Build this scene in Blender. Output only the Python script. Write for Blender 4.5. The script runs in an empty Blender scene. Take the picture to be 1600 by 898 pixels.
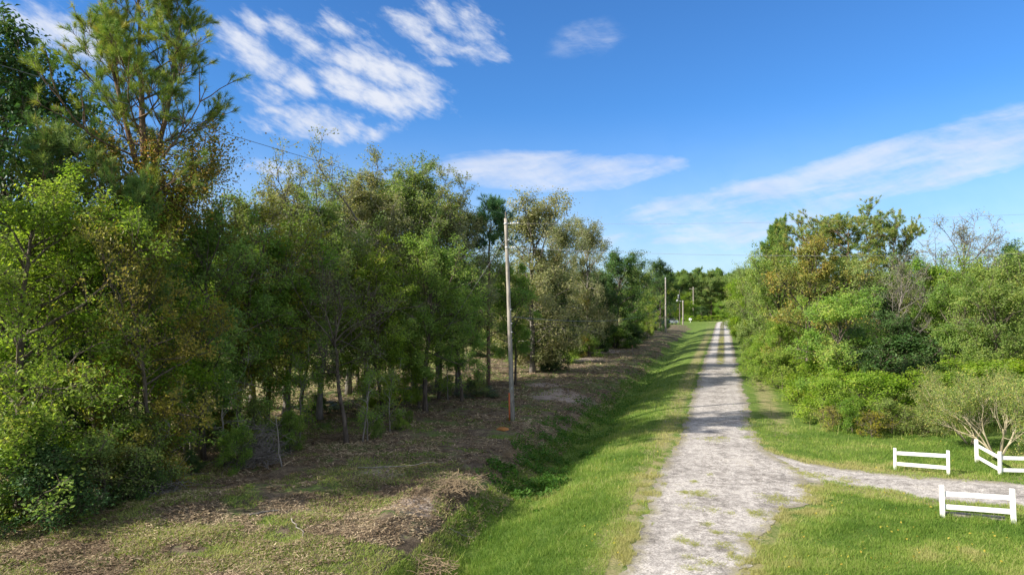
import bpy, math, random
import numpy as np
from mathutils import Vector

random.seed(7)
rng = np.random.default_rng(7)
scene = bpy.context.scene
COL = scene.collection
R = math.radians
PI = math.pi

# ------------------------------------------------------------------ camera
F = 1067.0      # focal length in photo pixels (photo is 1600 wide)
HZ = 466.0      # row of the horizon in the photo
CH = 7.0        # camera height
cam_d = bpy.data.cameras.new('camera')
cam = bpy.data.objects.new('camera', cam_d)
COL.objects.link(cam)
cam_d.sensor_width = 36.0
cam_d.lens = 36.0 * F / 1600.0
cam_d.clip_start = 0.1
cam_d.clip_end = 9000
cam.location = (0, 0, CH)
cam.rotation_euler = (R(90) + math.atan((HZ - 449) / F), 0, 0)
scene.camera = cam
scene.render.resolution_x = 1024
scene.render.resolution_y = 574

# ------------------------------------------------------------------ light
SUN_EL = 31.5
SUN_AZ = 22.0     # direction the light travels, degrees from +X towards +Y
world = bpy.data.worlds.new('World')
scene.world = world
world.use_nodes = True

sun_d = bpy.data.lights.new('sun', 'SUN')
sun_d.energy = 5.0
sun_d.angle = R(0.55)
sun_d.color = (1.0, 0.92, 0.80)
sun = bpy.data.objects.new('sun', sun_d)
COL.objects.link(sun)
_el, _az = R(SUN_EL), R(SUN_AZ)
LD = Vector((math.cos(_az) * math.cos(_el), math.sin(_az) * math.cos(_el), -math.sin(_el)))
sun.rotation_euler = LD.to_track_quat('-Z', 'Y').to_euler()
sun.location = (-40, -20, 40)

scene.view_settings.view_transform = 'Standard'
scene.view_settings.look = 'None'
scene.view_settings.exposure = 1.0
scene.view_settings.gamma = 1.0
scene.cycles.max_bounces = 6
scene.cycles.diffuse_bounces = 3
scene.cycles.glossy_bounces = 2
scene.cycles.transmission_bounces = 4
scene.cycles.transparent_max_bounces = 6


class NT:
    """small helper to write node trees"""
    def __init__(self, tree):
        self.t = tree
        self.n = tree.nodes
        self.l = tree.links

    def new(self, typ, **kw):
        nd = self.n.new(typ)
        for k, v in kw.items():
            setattr(nd, k, v)
        return nd

    def put(self, sock, v):
        if isinstance(v, bpy.types.NodeSocket):
            self.l.new(v, sock)
        else:
            if sock.type == 'RGBA' and not hasattr(v, '__len__'):
                v = (v, v, v, 1)
            elif sock.type == 'RGBA' and len(v) == 3:
                v = (*v, 1)
            sock.default_value = v

    def math(self, op, a, b=0.0, c=None, clamp=False):
        nd = self.new('ShaderNodeMath', operation=op, use_clamp=clamp)
        self.put(nd.inputs[0], a)
        self.put(nd.inputs[1], b)
        if c is not None:
            self.put(nd.inputs[2], c)
        return nd.outputs[0]

    def noise(self, vec, scale, detail=4, rough=0.55, dist=0.0):
        nd = self.new('ShaderNodeTexNoise')
        if vec is not None:
            self.l.new(vec, nd.inputs['Vector'])
        nd.inputs['Scale'].default_value = scale
        nd.inputs['Detail'].default_value = detail
        nd.inputs['Roughness'].default_value = rough
        nd.inputs['Distortion'].default_value = dist
        return nd.outputs['Fac']

    def ramp(self, fac, stops, interp='LINEAR'):
        nd = self.new('ShaderNodeValToRGB')
        cr = nd.color_ramp
        cr.interpolation = interp
        while len(cr.elements) < len(stops):
            cr.elements.new(0.5)
        for e, (p, c) in zip(cr.elements, stops):
            e.position = p
            e.color = (*c, 1) if hasattr(c, '__len__') else (c, c, c, 1)
        self.put(nd.inputs[0], fac)
        return nd.outputs[0]

    def mix(self, fac, a, b, blend='MIX'):
        nd = self.new('ShaderNodeMix', data_type='RGBA', blend_type=blend)
        self.put(nd.inputs[0], fac)
        self.put(nd.inputs[6], a)
        self.put(nd.inputs[7], b)
        return nd.outputs[2]

    def smooth(self, x, a, b):
        nd = self.new('ShaderNodeMapRange', interpolation_type='SMOOTHSTEP')
        self.put(nd.inputs[0], x)
        nd.inputs[1].default_value = a
        nd.inputs[2].default_value = b
        nd.inputs[3].default_value = 0.0
        nd.inputs[4].default_value = 1.0
        return nd.outputs[0]

    def comb(self, x, y, z):
        nd = self.new('ShaderNodeCombineXYZ')
        for i, v in enumerate((x, y, z)):
            self.put(nd.inputs[i], v)
        return nd.outputs[0]


def build_world():
    w = NT(world.node_tree)
    w.n.clear()
    sky = w.new('ShaderNodeTexSky', sky_type='NISHITA')
    sky.sun_disc = False
    sky.sun_elevation = R(SUN_EL)
    sky.sun_rotation = math.atan2(-LD.x, -LD.y) % (2 * PI)
    sky.air_density = 1.0
    sky.dust_density = 0.15
    sky.ozone_density = 3.5
    tc = w.new('ShaderNodeTexCoord')
    sp = w.new('ShaderNodeSeparateXYZ')
    w.l.new(tc.outputs['Generated'], sp.inputs[0])
    x, y, z = sp.outputs
    az = w.math('ARCTAN2', x, y)                      # compass bearing
    hyp = w.math('SQRT', w.math('ADD', w.math('MULTIPLY', x, x), w.math('MULTIPLY', y, y)))
    el = w.math('ARCTAN2', z, hyp)                    # height above the horizon

    def blob(u, v, ru, rv, tilt=0.0, soft=0.55):
        a0 = math.atan((u - 800) / F)
        e0 = math.atan((HZ - v) / F * math.cos(a0))
        ra, re_ = ru / F * math.cos(a0) ** 2, rv / F * math.cos(a0)
        da = w.math('SUBTRACT', az, a0)
        de = w.math('SUBTRACT', el, e0)
        ct, st = math.cos(R(tilt)), math.sin(R(tilt))
        p = w.math('ADD', w.math('MULTIPLY', da, ct / ra), w.math('MULTIPLY', de, st / ra))
        q = w.math('ADD', w.math('MULTIPLY', da, -st / re_), w.math('MULTIPLY', de, ct / re_))
        r = w.math('SQRT', w.math('ADD', w.math('MULTIPLY', p, p), w.math('MULTIPLY', q, q)))
        return w.math('SUBTRACT', 1.0, w.smooth(r, soft, 1.25))

    # coordinates for the textures, stretched along the drift of the clouds
    wrp = w.noise(w.comb(az, el, 3.0), 6, 3, 0.5)
    wz = w.math('MULTIPLY', w.math('SUBTRACT', wrp, 0.5), 0.10)
    ca, sa = math.cos(R(-24)), math.sin(R(-24))
    A = w.math('ADD', w.math('MULTIPLY', az, ca), w.math('MULTIPLY', el, sa))
    B = w.math('ADD', w.math('MULTIPLY', az, -sa), w.math('MULTIPLY', el, ca))
    puff = w.noise(w.comb(w.math('MULTIPLY', A, 1.0), w.math('ADD', w.math('MULTIPLY', B, 1.55), wz), 0.4), 14, 4, 0.52, 0.25)
    fine = w.noise(w.comb(w.math('MULTIPLY', A, 1.0), w.math('MULTIPLY', B, 2.6), 7.0), 42, 5, 0.62, 0.3)
    ce, se = math.cos(R(8)), math.sin(R(8))
    A2 = w.math('ADD', w.math('MULTIPLY', az, ce), w.math('MULTIPLY', el, se))
    B2 = w.math('ADD', w.math('MULTIPLY', az, -se), w.math('MULTIPLY', el, ce))
    veil = w.noise(w.comb(A2, w.math('ADD', w.math('MULTIPLY', B2, 4.5), wz), 1.7), 7.5, 7, 0.6, 0.3)

    def add(*a):
        r = a[0]
        for k in a[1:]:
            r = w.math('MAXIMUM', r, k)
        return r
    # mackerel group, upper left
    puffs = [(60, 40, 150, 42, -6), (150, 78, 60, 20, -8), (372, 62, 40, 16, -28), (408, 92, 52, 22, -30), (455, 52, 46, 15, -32), (476, 72, 30, 16, -20),
             (520, 36, 34, 12, -30), (412, 150, 44, 20, -4), (470, 132, 40, 17, -16), (556, 96, 46, 15, -18), (536, 132, 44, 20, -14), (598, 112, 60, 22, -20),
             (652, 122, 58, 20, -14), (640, 156, 62, 20, -2), (590, 152, 40, 14, -6), (474, 188, 76, 26, -6), (520, 208, 50, 16, 4), (430, 172, 40, 10, 0), (598, 209, 40, 13, 6),
             (636, 36, 36, 17, -24), (700, 30, 40, 15, -40), (742, 44, 44, 22, -24), (716, 74, 60, 15, -4), (770, 76, 34, 16, -20), (690, 96, 24, 8, 0), (440, 262, 60, 16, 0), (392, 30, 30, 12, -30)]
    m1 = blob(*puffs[0], soft=0.0)
    for pf in puffs[1:]:
        m1 = w.math('MAXIMUM', m1, blob(pf[0], pf[1], pf[2] * 1.35, pf[3] * 1.5, pf[4], soft=0.0))
    mb = add(blob(430, 75, 110, 85, -30), blob(590, 130, 150, 62, -12), blob(480, 195, 120, 40, -4), blob(715, 55, 105, 62, -22),
             blob(80, 40, 230, 70, 0), blob(600, 45, 120, 40, -20), blob(330, 40, 90, 60, 0), w.math('MULTIPLY', blob(420, 262, 90, 30, 0), 0.8))
    t1 = w.math('ADD', w.math('MULTIPLY', puff, 0.60), w.math('MULTIPLY', fine, 0.40))
    halo = w.math('ADD', w.math('ADD', w.math('MULTIPLY', m1, 0.62), w.math('MULTIPLY', mb, 0.24)), w.math('MULTIPLY', w.math('SUBTRACT', t1, 0.5), 2.3))
    c1 = w.math('MULTIPLY', w.smooth(halo, 0.26, 1.10), w.smooth(mb, 0.0, 0.5))
    # long flat clouds
    m2 = add(blob(850, 268, 190, 38, -2), w.math('MULTIPLY', blob(990, 262, 110, 26, 0), 0.8),
             w.math('MULTIPLY', blob(1160, 325, 260, 52, 6), 0.95), w.math('MULTIPLY', blob(1450, 250, 340, 62, 9), 0.88),
             w.math('MULTIPLY', blob(1080, 375, 280, 30, 2), 0.9), w.math('MULTIPLY', blob(1500, 355, 200, 34, 2), 0.8),
             w.math('MULTIPLY', blob(1150, 405, 260, 12, 0), 0.55),
             w.math('MULTIPLY', blob(915, 60, 70, 35, 10), 0.42), w.math('MULTIPLY', blob(560, 290, 240, 30, 0), 0.5))
    t2 = w.math('ADD', w.math('MULTIPLY', veil, 0.8), w.math('MULTIPLY', fine, 0.2))
    c2 = w.smooth(w.math('ADD', t2, w.math('MULTIPLY', m2, 0.46)), 0.58, 1.16)
    c2 = w.math('MULTIPLY', w.math('MULTIPLY', c2, w.smooth(m2, 0.0, 0.6)), 0.86)
    # cloud cover added outside the view as neutral fill light
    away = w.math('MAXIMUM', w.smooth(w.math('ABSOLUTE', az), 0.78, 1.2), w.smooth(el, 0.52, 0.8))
    c_fill = w.math('MULTIPLY', w.smooth(t2, 0.36, 0.60), w.math('MULTIPLY', away, 0.9))
    cl = w.math('MAXIMUM', w.math('MAXIMUM', c1, c2), c_fill, clamp=True)
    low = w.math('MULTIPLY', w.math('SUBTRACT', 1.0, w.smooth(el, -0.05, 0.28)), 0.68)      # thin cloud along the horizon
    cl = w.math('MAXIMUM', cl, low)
    shade = w.ramp(w.math('ADD', w.math('MULTIPLY', puff, 0.7), w.math('MULTIPLY', veil, 0.3)),
                   [(0.35, (3.7, 4.15, 5.1)), (0.6, (4.7, 4.9, 5.4))])
    lp_col = w.mix(1.0, sky.outputs[0], (0.36, 0.69, 1.02), 'MULTIPLY')
    shade = w.mix(away, shade, (6.3, 6.2, 6.0))       # added out-of-view cloud is made brighter to lift the shadows
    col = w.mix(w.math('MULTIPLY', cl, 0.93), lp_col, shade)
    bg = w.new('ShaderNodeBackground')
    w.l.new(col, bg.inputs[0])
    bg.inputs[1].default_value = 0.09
    out = w.new('ShaderNodeOutputWorld')
    w.l.new(bg.outputs[0], out.inputs[0])


build_world()

# ------------------------------------------------------------------ frames of reference
DX, DY = 0.2961, 0.9552          # direction of the road
OX = -0.4                        # the road's centre line passes (OX, 0)


def sd(x, y):
    """position along the road and distance to its left"""
    return (x - OX) * DX + y * DY, -(x - OX) * DY + y * DX


def xy(s, d):
    return OX + s * DX - d * DY, s * DY + d * DX


def at(u, Y):
    return (u - 800.0) / F * Y


def hgt(v, Y):
    return CH + (HZ - v) / F * Y


def gpt(u, v):
    """ground point seen at photo pixel u, v"""
    Y = F * CH / (v - HZ)
    return at(u, Y), Y


# value noise for shaping geometry
_perm = rng.random((256, 256))


def vnoise(x, y, f=1.0):
    x = np.asarray(x, float) * f + 1000.37
    y = np.asarray(y, float) * f + 1000.71
    xi, yi = np.floor(x).astype(int), np.floor(y).astype(int)
    fx, fy = x - xi, y - yi
    fx, fy = fx * fx * (3 - 2 * fx), fy * fy * (3 - 2 * fy)
    a = _perm[xi & 255, yi & 255]
    b = _perm[(xi + 1) & 255, yi & 255]
    c = _perm[xi & 255, (yi + 1) & 255]
    d = _perm[(xi + 1) & 255, (yi + 1) & 255]
    return (a * (1 - fx) + b * fx) * (1 - fy) + (c * (1 - fx) + d * fx) * fy


def fbm(x, y, f=1.0, o=4):
    r, a, t = 0, 1.0, 0
    for k in range(o):
        r = r + a * vnoise(x, y, f * 2 ** k + k * 0.013)
        t += a
        a *= 0.5
    return r / t


def sst(x, a, b):
    t = np.clip((np.asarray(x, float) - a) / (b - a), 0, 1)
    return t * t * (3 - 2 * t)


# driveway outline (upper and lower edge in ground metres)
DRU = np.array([gpt(u, v) for u, v in [(1150, 690), (1200, 705), (1245, 718), (1300, 729), (1400, 741), (1500, 747.5), (1600, 752), (1700, 755), (1900, 760)]])
DRL = np.array([gpt(u, v) for u, v in [(1190, 775), (1218, 752), (1262, 752), (1325, 757), (1400, 768), (1445, 779), (1560, 790), (1660, 797), (1900, 812)]])


def in_drive(x, y, pad=0.0):
    yu = np.interp(x, DRU[:, 0], DRU[:, 1])
    yl = np.interp(x, DRL[:, 0], DRL[:, 1])
    inside = (y < yu + pad) & (y > yl - pad) & (x > 9.0 - pad)
    return inside


def road_left(s):
    return np.interp(s, [0, 15, 18, 25, 28, 34, 45, 80, 300], [1.9, 2.0, 2.05, 2.2, 2.15, 1.75, 1.8, 1.75, 1.7])


def road_right(s):
    return np.interp(s, [0, 16, 19, 21, 23.0, 24.6, 26, 31, 33, 36, 45, 80, 300], [0.6, 0.8, 1.0, 1.25, 1.6, 2.6, 3.5, 3.3, 2.4, 1.95, 1.9, 1.75, 1.7])


def on_road(x, y, pad=0.0):
    s, d = sd(x, y)
    return (d < road_left(s) + pad) & (d > -road_right(s) - pad) & (s < 240)


def ground_z(x, y):
    x = np.asarray(x, float)
    y = np.asarray(y, float)
    s, d = sd(x, y)
    far = 1 - sst(s, 150, 230)
    wob = (fbm(x, y, 0.12, 2) - 0.5) * 1.0
    dd = d + wob * sst(d, 3, 6)
    z = np.interp(dd, [2.6, 3.6, 5.0, 6.2, 7.0, 7.6, 8.6, 10, 14, 40], [0, -0.06, -0.38, -0.82, -1.0, -0.86, -0.30, -0.05, 0.0, 0.0]) * far
    z = z + (fbm(x, y, 0.35, 3) - 0.5) * 0.22 * sst(d, 3.5, 8) * far
    z = z + (fbm(x, y, 1.3, 3) - 0.5) * 0.22 * sst(d, 7.6, 9.5) * (1 - sst(d, 60, 70)) * far
    # heaps of scraped brush along the ditch
    for (hx, hy, hr, hh) in HEAPS:
        r2 = ((x - hx) ** 2 + (y - hy) ** 2) / hr ** 2
        z = z + hh * np.exp(-r2) * (0.6 + 0.8 * fbm(x, y, 2.1, 2))
    # right verge: gentle
    rr = sst(-d, 4.0, 9.0) * (1 - sst(s, 100, 150))
    z = z + (fbm(x, y, 0.2, 2) - 0.5) * 0.12 * rr * np.where(in_drive(x, y, 1.2), 0, 1)
    return z


HEAPS = [(-2.3, 24.6, 1.5, 0.55), (-0.9, 26.4, 1.2, 0.40), (0.6, 29.5, 1.3, 0.38), (-3.6, 21.8, 1.1, 0.30), (3.2, 52, 1.6, 0.25),
         (-8.6, 24.5, 1.4, 0.25), (-11.2, 22.6, 1.6, 0.3)]


def gz(x, y):
    return float(ground_z(np.array([x]), np.array([y]))[0])


# ------------------------------------------------------------------ mesh helpers
def mesh_np(name, V, faces, mat=None, attrs=None, smooth=True):
    """faces: list of (F,k) arrays"""
    me = bpy.data.meshes.new(name)
    V = np.asarray(V, np.float32)
    me.vertices.add(len(V))
    me.vertices.foreach_set('co', V.ravel())
    faces = [np.asarray(f, np.int32) for f in faces if len(f)]
    nl = sum(f.size for f in faces)
    nf = sum(len(f) for f in faces)
    me.loops.add(nl)
    me.loops.foreach_set('vertex_index', np.concatenate([f.ravel() for f in faces]))
    me.polygons.add(nf)
    tot = np.concatenate([np.full(len(f), f.shape[1], np.int32) for f in faces])
    st = np.concatenate([[0], np.cumsum(tot)[:-1]]).astype(np.int32)
    me.polygons.foreach_set('loop_start', st)
    me.polygons.foreach_set('loop_total', tot)
    me.polygons.foreach_set('use_smooth', np.full(nf, smooth, bool))
    if attrs:
        for an, (dom, arr) in attrs.items():
            a = me.attributes.new(an, 'FLOAT', dom)
            a.data.foreach_set('value', np.asarray(arr, np.float32))
    if mat:
        me.materials.append(mat)
    me.update(calc_edges=True)
    return me


def link(name, me, parent=None, loc=None):
    o = bpy.data.objects.new(name, me)
    COL.objects.link(o)
    if parent is not None:
        o.parent = parent
    if loc is not None:
        o.location = loc
    return o


def tag(o, label=None, cat=None, group=None, kind=None):
    if label:
        o['label'] = label
    if cat:
        o['category'] = cat
    if group:
        o['group'] = group
    if kind:
        o['kind'] = kind
    return o


def empty(name, loc, rz=0.0, label=None, cat=None, group=None):
    o = bpy.data.objects.new(name, None)
    COL.objects.link(o)
    o.location = loc
    o.rotation_euler = (0, 0, rz)
    o.empty_display_size = 0.3
    return tag(o, label, cat, group)


class Acc:
    """collects vertices and faces of several pieces for one mesh"""
    def __init__(self):
        self.V, self.Q, self.T, self.n = [], [], [], 0
        self.tq, self.tt = [], []

    def add(self, V, quads=None, tris=None, tint=None):
        V = np.asarray(V, float).reshape(-1, 3)
        self.V.append(V)
        if quads is not None and len(quads):
            q = np.asarray(quads) + self.n
            self.Q.append(q)
            self.tq.append(np.full(len(q), 0.5) if tint is None else tint)
        if tris is not None and len(tris):
            t = np.asarray(tris) + self.n
            self.T.append(t)
            self.tt.append(np.full(len(t), 0.5) if tint is None else tint)
        self.n += len(V)

    def mesh(self, name, mat, smooth=True):
        fs, tn = [], []
        if self.Q:
            fs.append(np.concatenate(self.Q))
            tn.append(np.concatenate(self.tq))
        if self.T:
            fs.append(np.concatenate(self.T))
            tn.append(np.concatenate(self.tt))
        return mesh_np(name, np.concatenate(self.V), fs, mat, {'tint': ('FACE', np.concatenate(tn))}, smooth)

    # --- pieces
    def box(self, c, size, rz=0.0, rx=0.0, ry=0.0, bev=0.0):
        x, y, z = [k / 2 for k in size]
        if bev > 0:
            b = bev
            pts = []
            for sz in (-1, 1):
                for (ax, ay) in ((-x + b, -y), (x - b, -y), (x, -y + b), (x, y - b), (x - b, y), (-x + b, y), (-x, y - b), (-x, -y + b)):
                    pts.append((ax, ay, sz * (z - b)))
            for sz in (-1, 1):
                for (ax, ay) in ((-x + b, -y + b), (x - b, -y + b), (x - b, y - b), (-x + b, y - b)):
                    pts.append((ax, ay, sz * z))
            q = [(i, (i + 1) % 8, 8 + (i + 1) % 8, 8 + i) for i in range(8)]
            lo, hi = 16, 20
            q += [(lo + 3, lo + 2, lo + 1, lo), (hi, hi + 1, hi + 2, hi + 3)]
            t = []
            for base, off, flip in ((hi, 8, False), (lo, 0, True)):
                for k in range(4):
                    a, b2 = off + 2 * k, off + 2 * k + 1
                    nx = off + (2 * k + 2) % 8
                    f1 = (a, b2, base + (k + 1) % 4, base + k)
                    f2 = (b2, nx, base + (k + 1) % 4)
                    q.append(f1[::-1] if flip else f1)
                    t.append(f2[::-1] if flip else f2)
        else:
            pts = [(a, b, c2) for c2 in (-z, z) for (a, b) in ((-x, -y), (x, -y), (x, y), (-x, y))]
            q = [(0, 3, 2, 1), (4, 5, 6, 7), (0, 1, 5, 4), (1, 2, 6, 5), (2, 3, 7, 6), (3, 0, 4, 7)]
            t = []
        P = np.array(pts)
        cx, sx = math.cos(rx), math.sin(rx)
        cy, sy = math.cos(ry), math.sin(ry)
        cz, sz_ = math.cos(rz), math.sin(rz)
        Mx = np.array([[1, 0, 0], [0, cx, -sx], [0, sx, cx]])
        My = np.array([[cy, 0, sy], [0, 1, 0], [-sy, 0, cy]])
        Mz = np.array([[cz, -sz_, 0], [sz_, cz, 0], [0, 0, 1]])
        P = P @ (Mz @ My @ Mx).T + np.array(c)
        self.add(P, q, None)
        if t:
            n0 = self.n - len(P)
            tt = np.asarray(t) + n0
            self.T.append(tt)
            self.tt.append(np.full(len(tt), 0.5))

    def tubes(self, P, Rd, m=6, cap=True, tint=None):
        P = np.asarray(P, float)
        if P.ndim == 2:
            P = P[None]
        Rd = np.asarray(Rd, float)
        if Rd.ndim == 1:
            Rd = np.broadcast_to(Rd[None], P.shape[:2])
        N, K, _ = P.shape
        if N == 0:
            return
        T = np.gradient(P, axis=1)
        T /= np.linalg.norm(T, axis=2, keepdims=True) + 1e-9
        mt = T.mean(1)
        ref = np.where((np.abs(mt[:, 2]) > 0.75 * np.linalg.norm(mt, axis=1))[:, None], [[1.0, 0.1, 0]], [[0, 0, 1.0]])[:, None, :]
        U = np.cross(T, np.broadcast_to(ref, T.shape))
        U /= np.linalg.norm(U, axis=2, keepdims=True) + 1e-9
        W = np.cross(T, U)
        a = np.arange(m) * 2 * PI / m
        ring = P[:, :, None] + Rd[:, :, None, None] * (np.cos(a)[None, None, :, None] * U[:, :, None] + np.sin(a)[None, None, :, None] * W[:, :, None])
        V = ring.reshape(-1, 3)
        n = np.arange(N)[:, None, None]
        k = np.arange(K - 1)[None, :, None]
        j = np.arange(m)[None, None, :]
        i0 = (n * K + k) * m
        q = np.stack([i0 + j, i0 + (j + 1) % m, i0 + m + (j + 1) % m, i0 + m + j], -1).reshape(-1, 4)
        self.add(V, q)
        if cap and m >= 4:
            n0 = self.n - len(V)
            for e in (0, K - 1):
                b = n0 + (np.arange(N) * K + e) * m
                ts = np.stack([np.stack([b, b + i, b + i + 1], -1) for i in range(1, m - 1)], 1).reshape(-1, 3)
                if e == 0:
                    ts = ts[:, ::-1]
                self.T.append(ts)
                self.tt.append(np.full(len(ts), 0.5))

    def lathe(self, c, prof, m=16):
        """prof: list of (r,z)"""
        a = np.arange(m) * 2 * PI / m
        V = [(c[0] + r * math.cos(t), c[1] + r * math.sin(t), c[2] + z) for r, z in prof for t in a]
        q = [(k * m + j, k * m + (j + 1) % m, (k + 1) * m + (j + 1) % m, (k + 1) * m + j) for k in range(len(prof) - 1) for j in range(m)]
        self.add(V, q)


def nrm(v):
    return v / (np.linalg.norm(v, axis=-1, keepdims=True) + 1e-9)


def curves(start, dirs, length, K, wander, lift, g):
    """random walk polylines: (N,K,3)"""
    N = len(start)
    P = np.zeros((N, K, 3))
    P[:, 0] = start
    d = nrm(dirs)
    step = (np.asarray(length) / (K - 1))[:, None]
    for k in range(1, K):
        d = nrm(d + g.normal(0, wander, (N, 3)) + np.array([0, 0, lift]))
        P[:, k] = P[:, k - 1] + d * step
    return P


def sample(P, t):
    """points and tangents on polylines P (N,K,3) at t (N,)"""
    N, K, _ = P.shape
    f = np.clip(t, 0, 0.9999) * (K - 1)
    i = f.astype(int)
    fr = (f - i)[:, None]
    a, b = P[np.arange(N), i], P[np.arange(N), i + 1]
    return a * (1 - fr) + b * fr, nrm(b - a)


def leaves(acc, C, size, g, aspect=0.55, up=0.35, tint=None, jit=0.5, bias=None):
    """diamond-shaped bent leaves at the centres C"""
    N = len(C)
    if N == 0:
        return
    n = g.normal(0, 1, (N, 3))
    n = nrm(n)
    n[:, 2] = np.abs(n[:, 2]) * (1 - up) + up
    if bias is not None:
        n = n + bias
    n = nrm(n)
    a = nrm(np.cross(n, g.normal(0, 1, (N, 3))))
    b = np.cross(n, a)
    L = (size * g.uniform(1 - jit, 1 + jit, N))[:, None]
    Wd = L * aspect * 0.5
    p0 = C - a * L * 0.5
    p1 = C + b * Wd + n * L * 0.08 - a * L * 0.05
    p2 = C + a * L * 0.5 - n * L * 0.10
    p3 = C - b * Wd + n * L * 0.08 - a * L * 0.05
    V = np.stack([p0, p1, p2, p3], 1).reshape(-1, 3)
    q = np.arange(4 * N).reshape(-1, 4)
    acc.add(V, q, tint=np.full(N, 0.5) if tint is None else tint)


def needles(acc, C, D, n, length, width, g, spread=0.9, tint=None):
    """tufts of n needles at C pointing about D"""
    N = len(C)
    if N == 0:
        return
    C2 = np.repeat(C, n, 0)
    D2 = np.repeat(D, n, 0)
    d = nrm(D2 + g.normal(0, spread * 0.6, (N * n, 3)))
    L = (length * g.uniform(0.7, 1.15, N * n))[:, None]
    base = C2 - D2 * (g.random((N * n, 1)) * length * 0.7)
    side = nrm(np.cross(d, g.normal(0, 1, (N * n, 3)))) * width * 0.5
    tip = base + d * L - np.array([0, 0, 1.0]) * L * 0.12
    V = np.stack([base - side, base + side, tip], 1).reshape(-1, 3)
    t = np.arange(3 * N * n).reshape(-1, 3)
    tt = np.full(N, 0.5) if tint is None else tint
    acc.add(V, None, t, tint=np.clip(np.repeat(tt, n) + g.normal(0, 0.08, N * n), 0, 1))


# ------------------------------------------------------------------ materials
def new_mat(name):
    m = bpy.data.materials.new(name)
    m.use_nodes = True
    w = NT(m.node_tree)
    w.n.clear()
    out = w.new('ShaderNodeOutputMaterial')
    return m, w, out


def leaf_mat(name, cols, trans=0.35, rough=0.45, var=0.5, spec=0.2, gain=1.95):
    """leaf colours by the leaf's own random number, slightly different from plant to plant"""
    m, w, out = new_mat(name)
    at_ = w.new('ShaderNodeAttribute', attribute_name='tint')
    n = len(cols)
    base = w.ramp(at_.outputs['Fac'], [(i / (n - 1), tuple(k * gain for k in c)) for i, c in enumerate(cols)])
    oi = w.new('ShaderNodeObjectInfo')
    hs = w.new('ShaderNodeHueSaturation')
    w.put(hs.inputs['Hue'], w.math('MULTIPLY_ADD', oi.outputs['Random'], 0.035 * var, 0.5 - 0.0175 * var))
    r2 = w.math('FRACT', w.math('MULTIPLY', oi.outputs['Random'], 7.13))
    w.put(hs.inputs['Value'], w.math('MULTIPLY_ADD', r2, 0.5 * var, 1 - 0.25 * var))
    r3 = w.math('FRACT', w.math('MULTIPLY', oi.outputs['Random'], 13.7))
    w.put(hs.inputs['Saturation'], w.math('MULTIPLY_ADD', r3, 0.3 * var, 1 - 0.15 * var))
    w.put(hs.inputs['Color'], base)
    p = w.new('ShaderNodeBsdfPrincipled')
    w.put(p.inputs['Base Color'], hs.outputs[0])
    p.inputs['Roughness'].default_value = rough
    p.inputs['Specular IOR Level'].default_value = spec
    tr = w.new('ShaderNodeBsdfTranslucent')
    w.put(tr.inputs[0], w.mix(1.0, hs.outputs[0], (1.25, 1.35, 0.6), 'MULTIPLY'))
    mx = w.new('ShaderNodeMixShader')
    mx.inputs[0].default_value = trans
    w.l.new(p.outputs[0], mx.inputs[1])
    w.l.new(tr.outputs[0], mx.inputs[2])
    w.l.new(mx.outputs[0], out.inputs[0])
    return m


def bark_mat(name, c1, c2, scale=6.0, bump=0.6):
    m, w, out = new_mat(name)
    tc = w.new('ShaderNodeTexCoord')
    mp = w.new('ShaderNodeMapping')
    mp.inputs['Scale'].default_value = (1, 1, 0.22)
    w.l.new(tc.outputs['Object'], mp.inputs[0])
    n1 = w.noise(mp.outputs[0], scale, 6, 0.65, 0.4)
    n2 = w.noise(tc.outputs['Object'], 1.3, 3, 0.5)
    col = w.ramp(w.math('ADD', w.math('MULTIPLY', n1, 0.7), w.math('MULTIPLY', n2, 0.3)), [(0.36, c1), (0.62, c2)])
    p = w.new('ShaderNodeBsdfPrincipled')
    w.put(p.inputs['Base Color'], col)
    p.inputs['Roughness'].default_value = 0.9
    p.inputs['Specular IOR Level'].default_value = 0.15
    b = w.new('ShaderNodeBump')
    b.inputs['Strength'].default_value = bump
    b.inputs['Distance'].default_value = 0.03
    w.l.new(n1, b.inputs['Height'])
    w.l.new(b.outputs[0], p.inputs['Normal'])
    w.l.new(p.outputs[0], out.inputs[0])
    return m


def plain_mat(name, c, rough=0.5, metal=0.0, var=0.15, scale=8.0, bump=0.0, c2=None):
    m, w, out = new_mat(name)
    tc = w.new('ShaderNodeTexCoord')
    n = w.noise(tc.outputs['Object'], scale, 5, 0.6)
    c2 = c2 or tuple(k * (1 - var) for k in c)
    col = w.ramp(n, [(0.35, c2), (0.6, c)])
    p = w.new('ShaderNodeBsdfPrincipled')
    w.put(p.inputs['Base Color'], col)
    p.inputs['Roughness'].default_value = rough
    p.inputs['Metallic'].default_value = metal
    if bump:
        b = w.new('ShaderNodeBump')
        b.inputs['Strength'].default_value = bump
        b.inputs['Distance'].default_value = 0.01
        w.l.new(n, b.inputs['Height'])
        w.l.new(b.outputs[0], p.inputs['Normal'])
    w.l.new(p.outputs[0], out.inputs[0])
    return m


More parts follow.
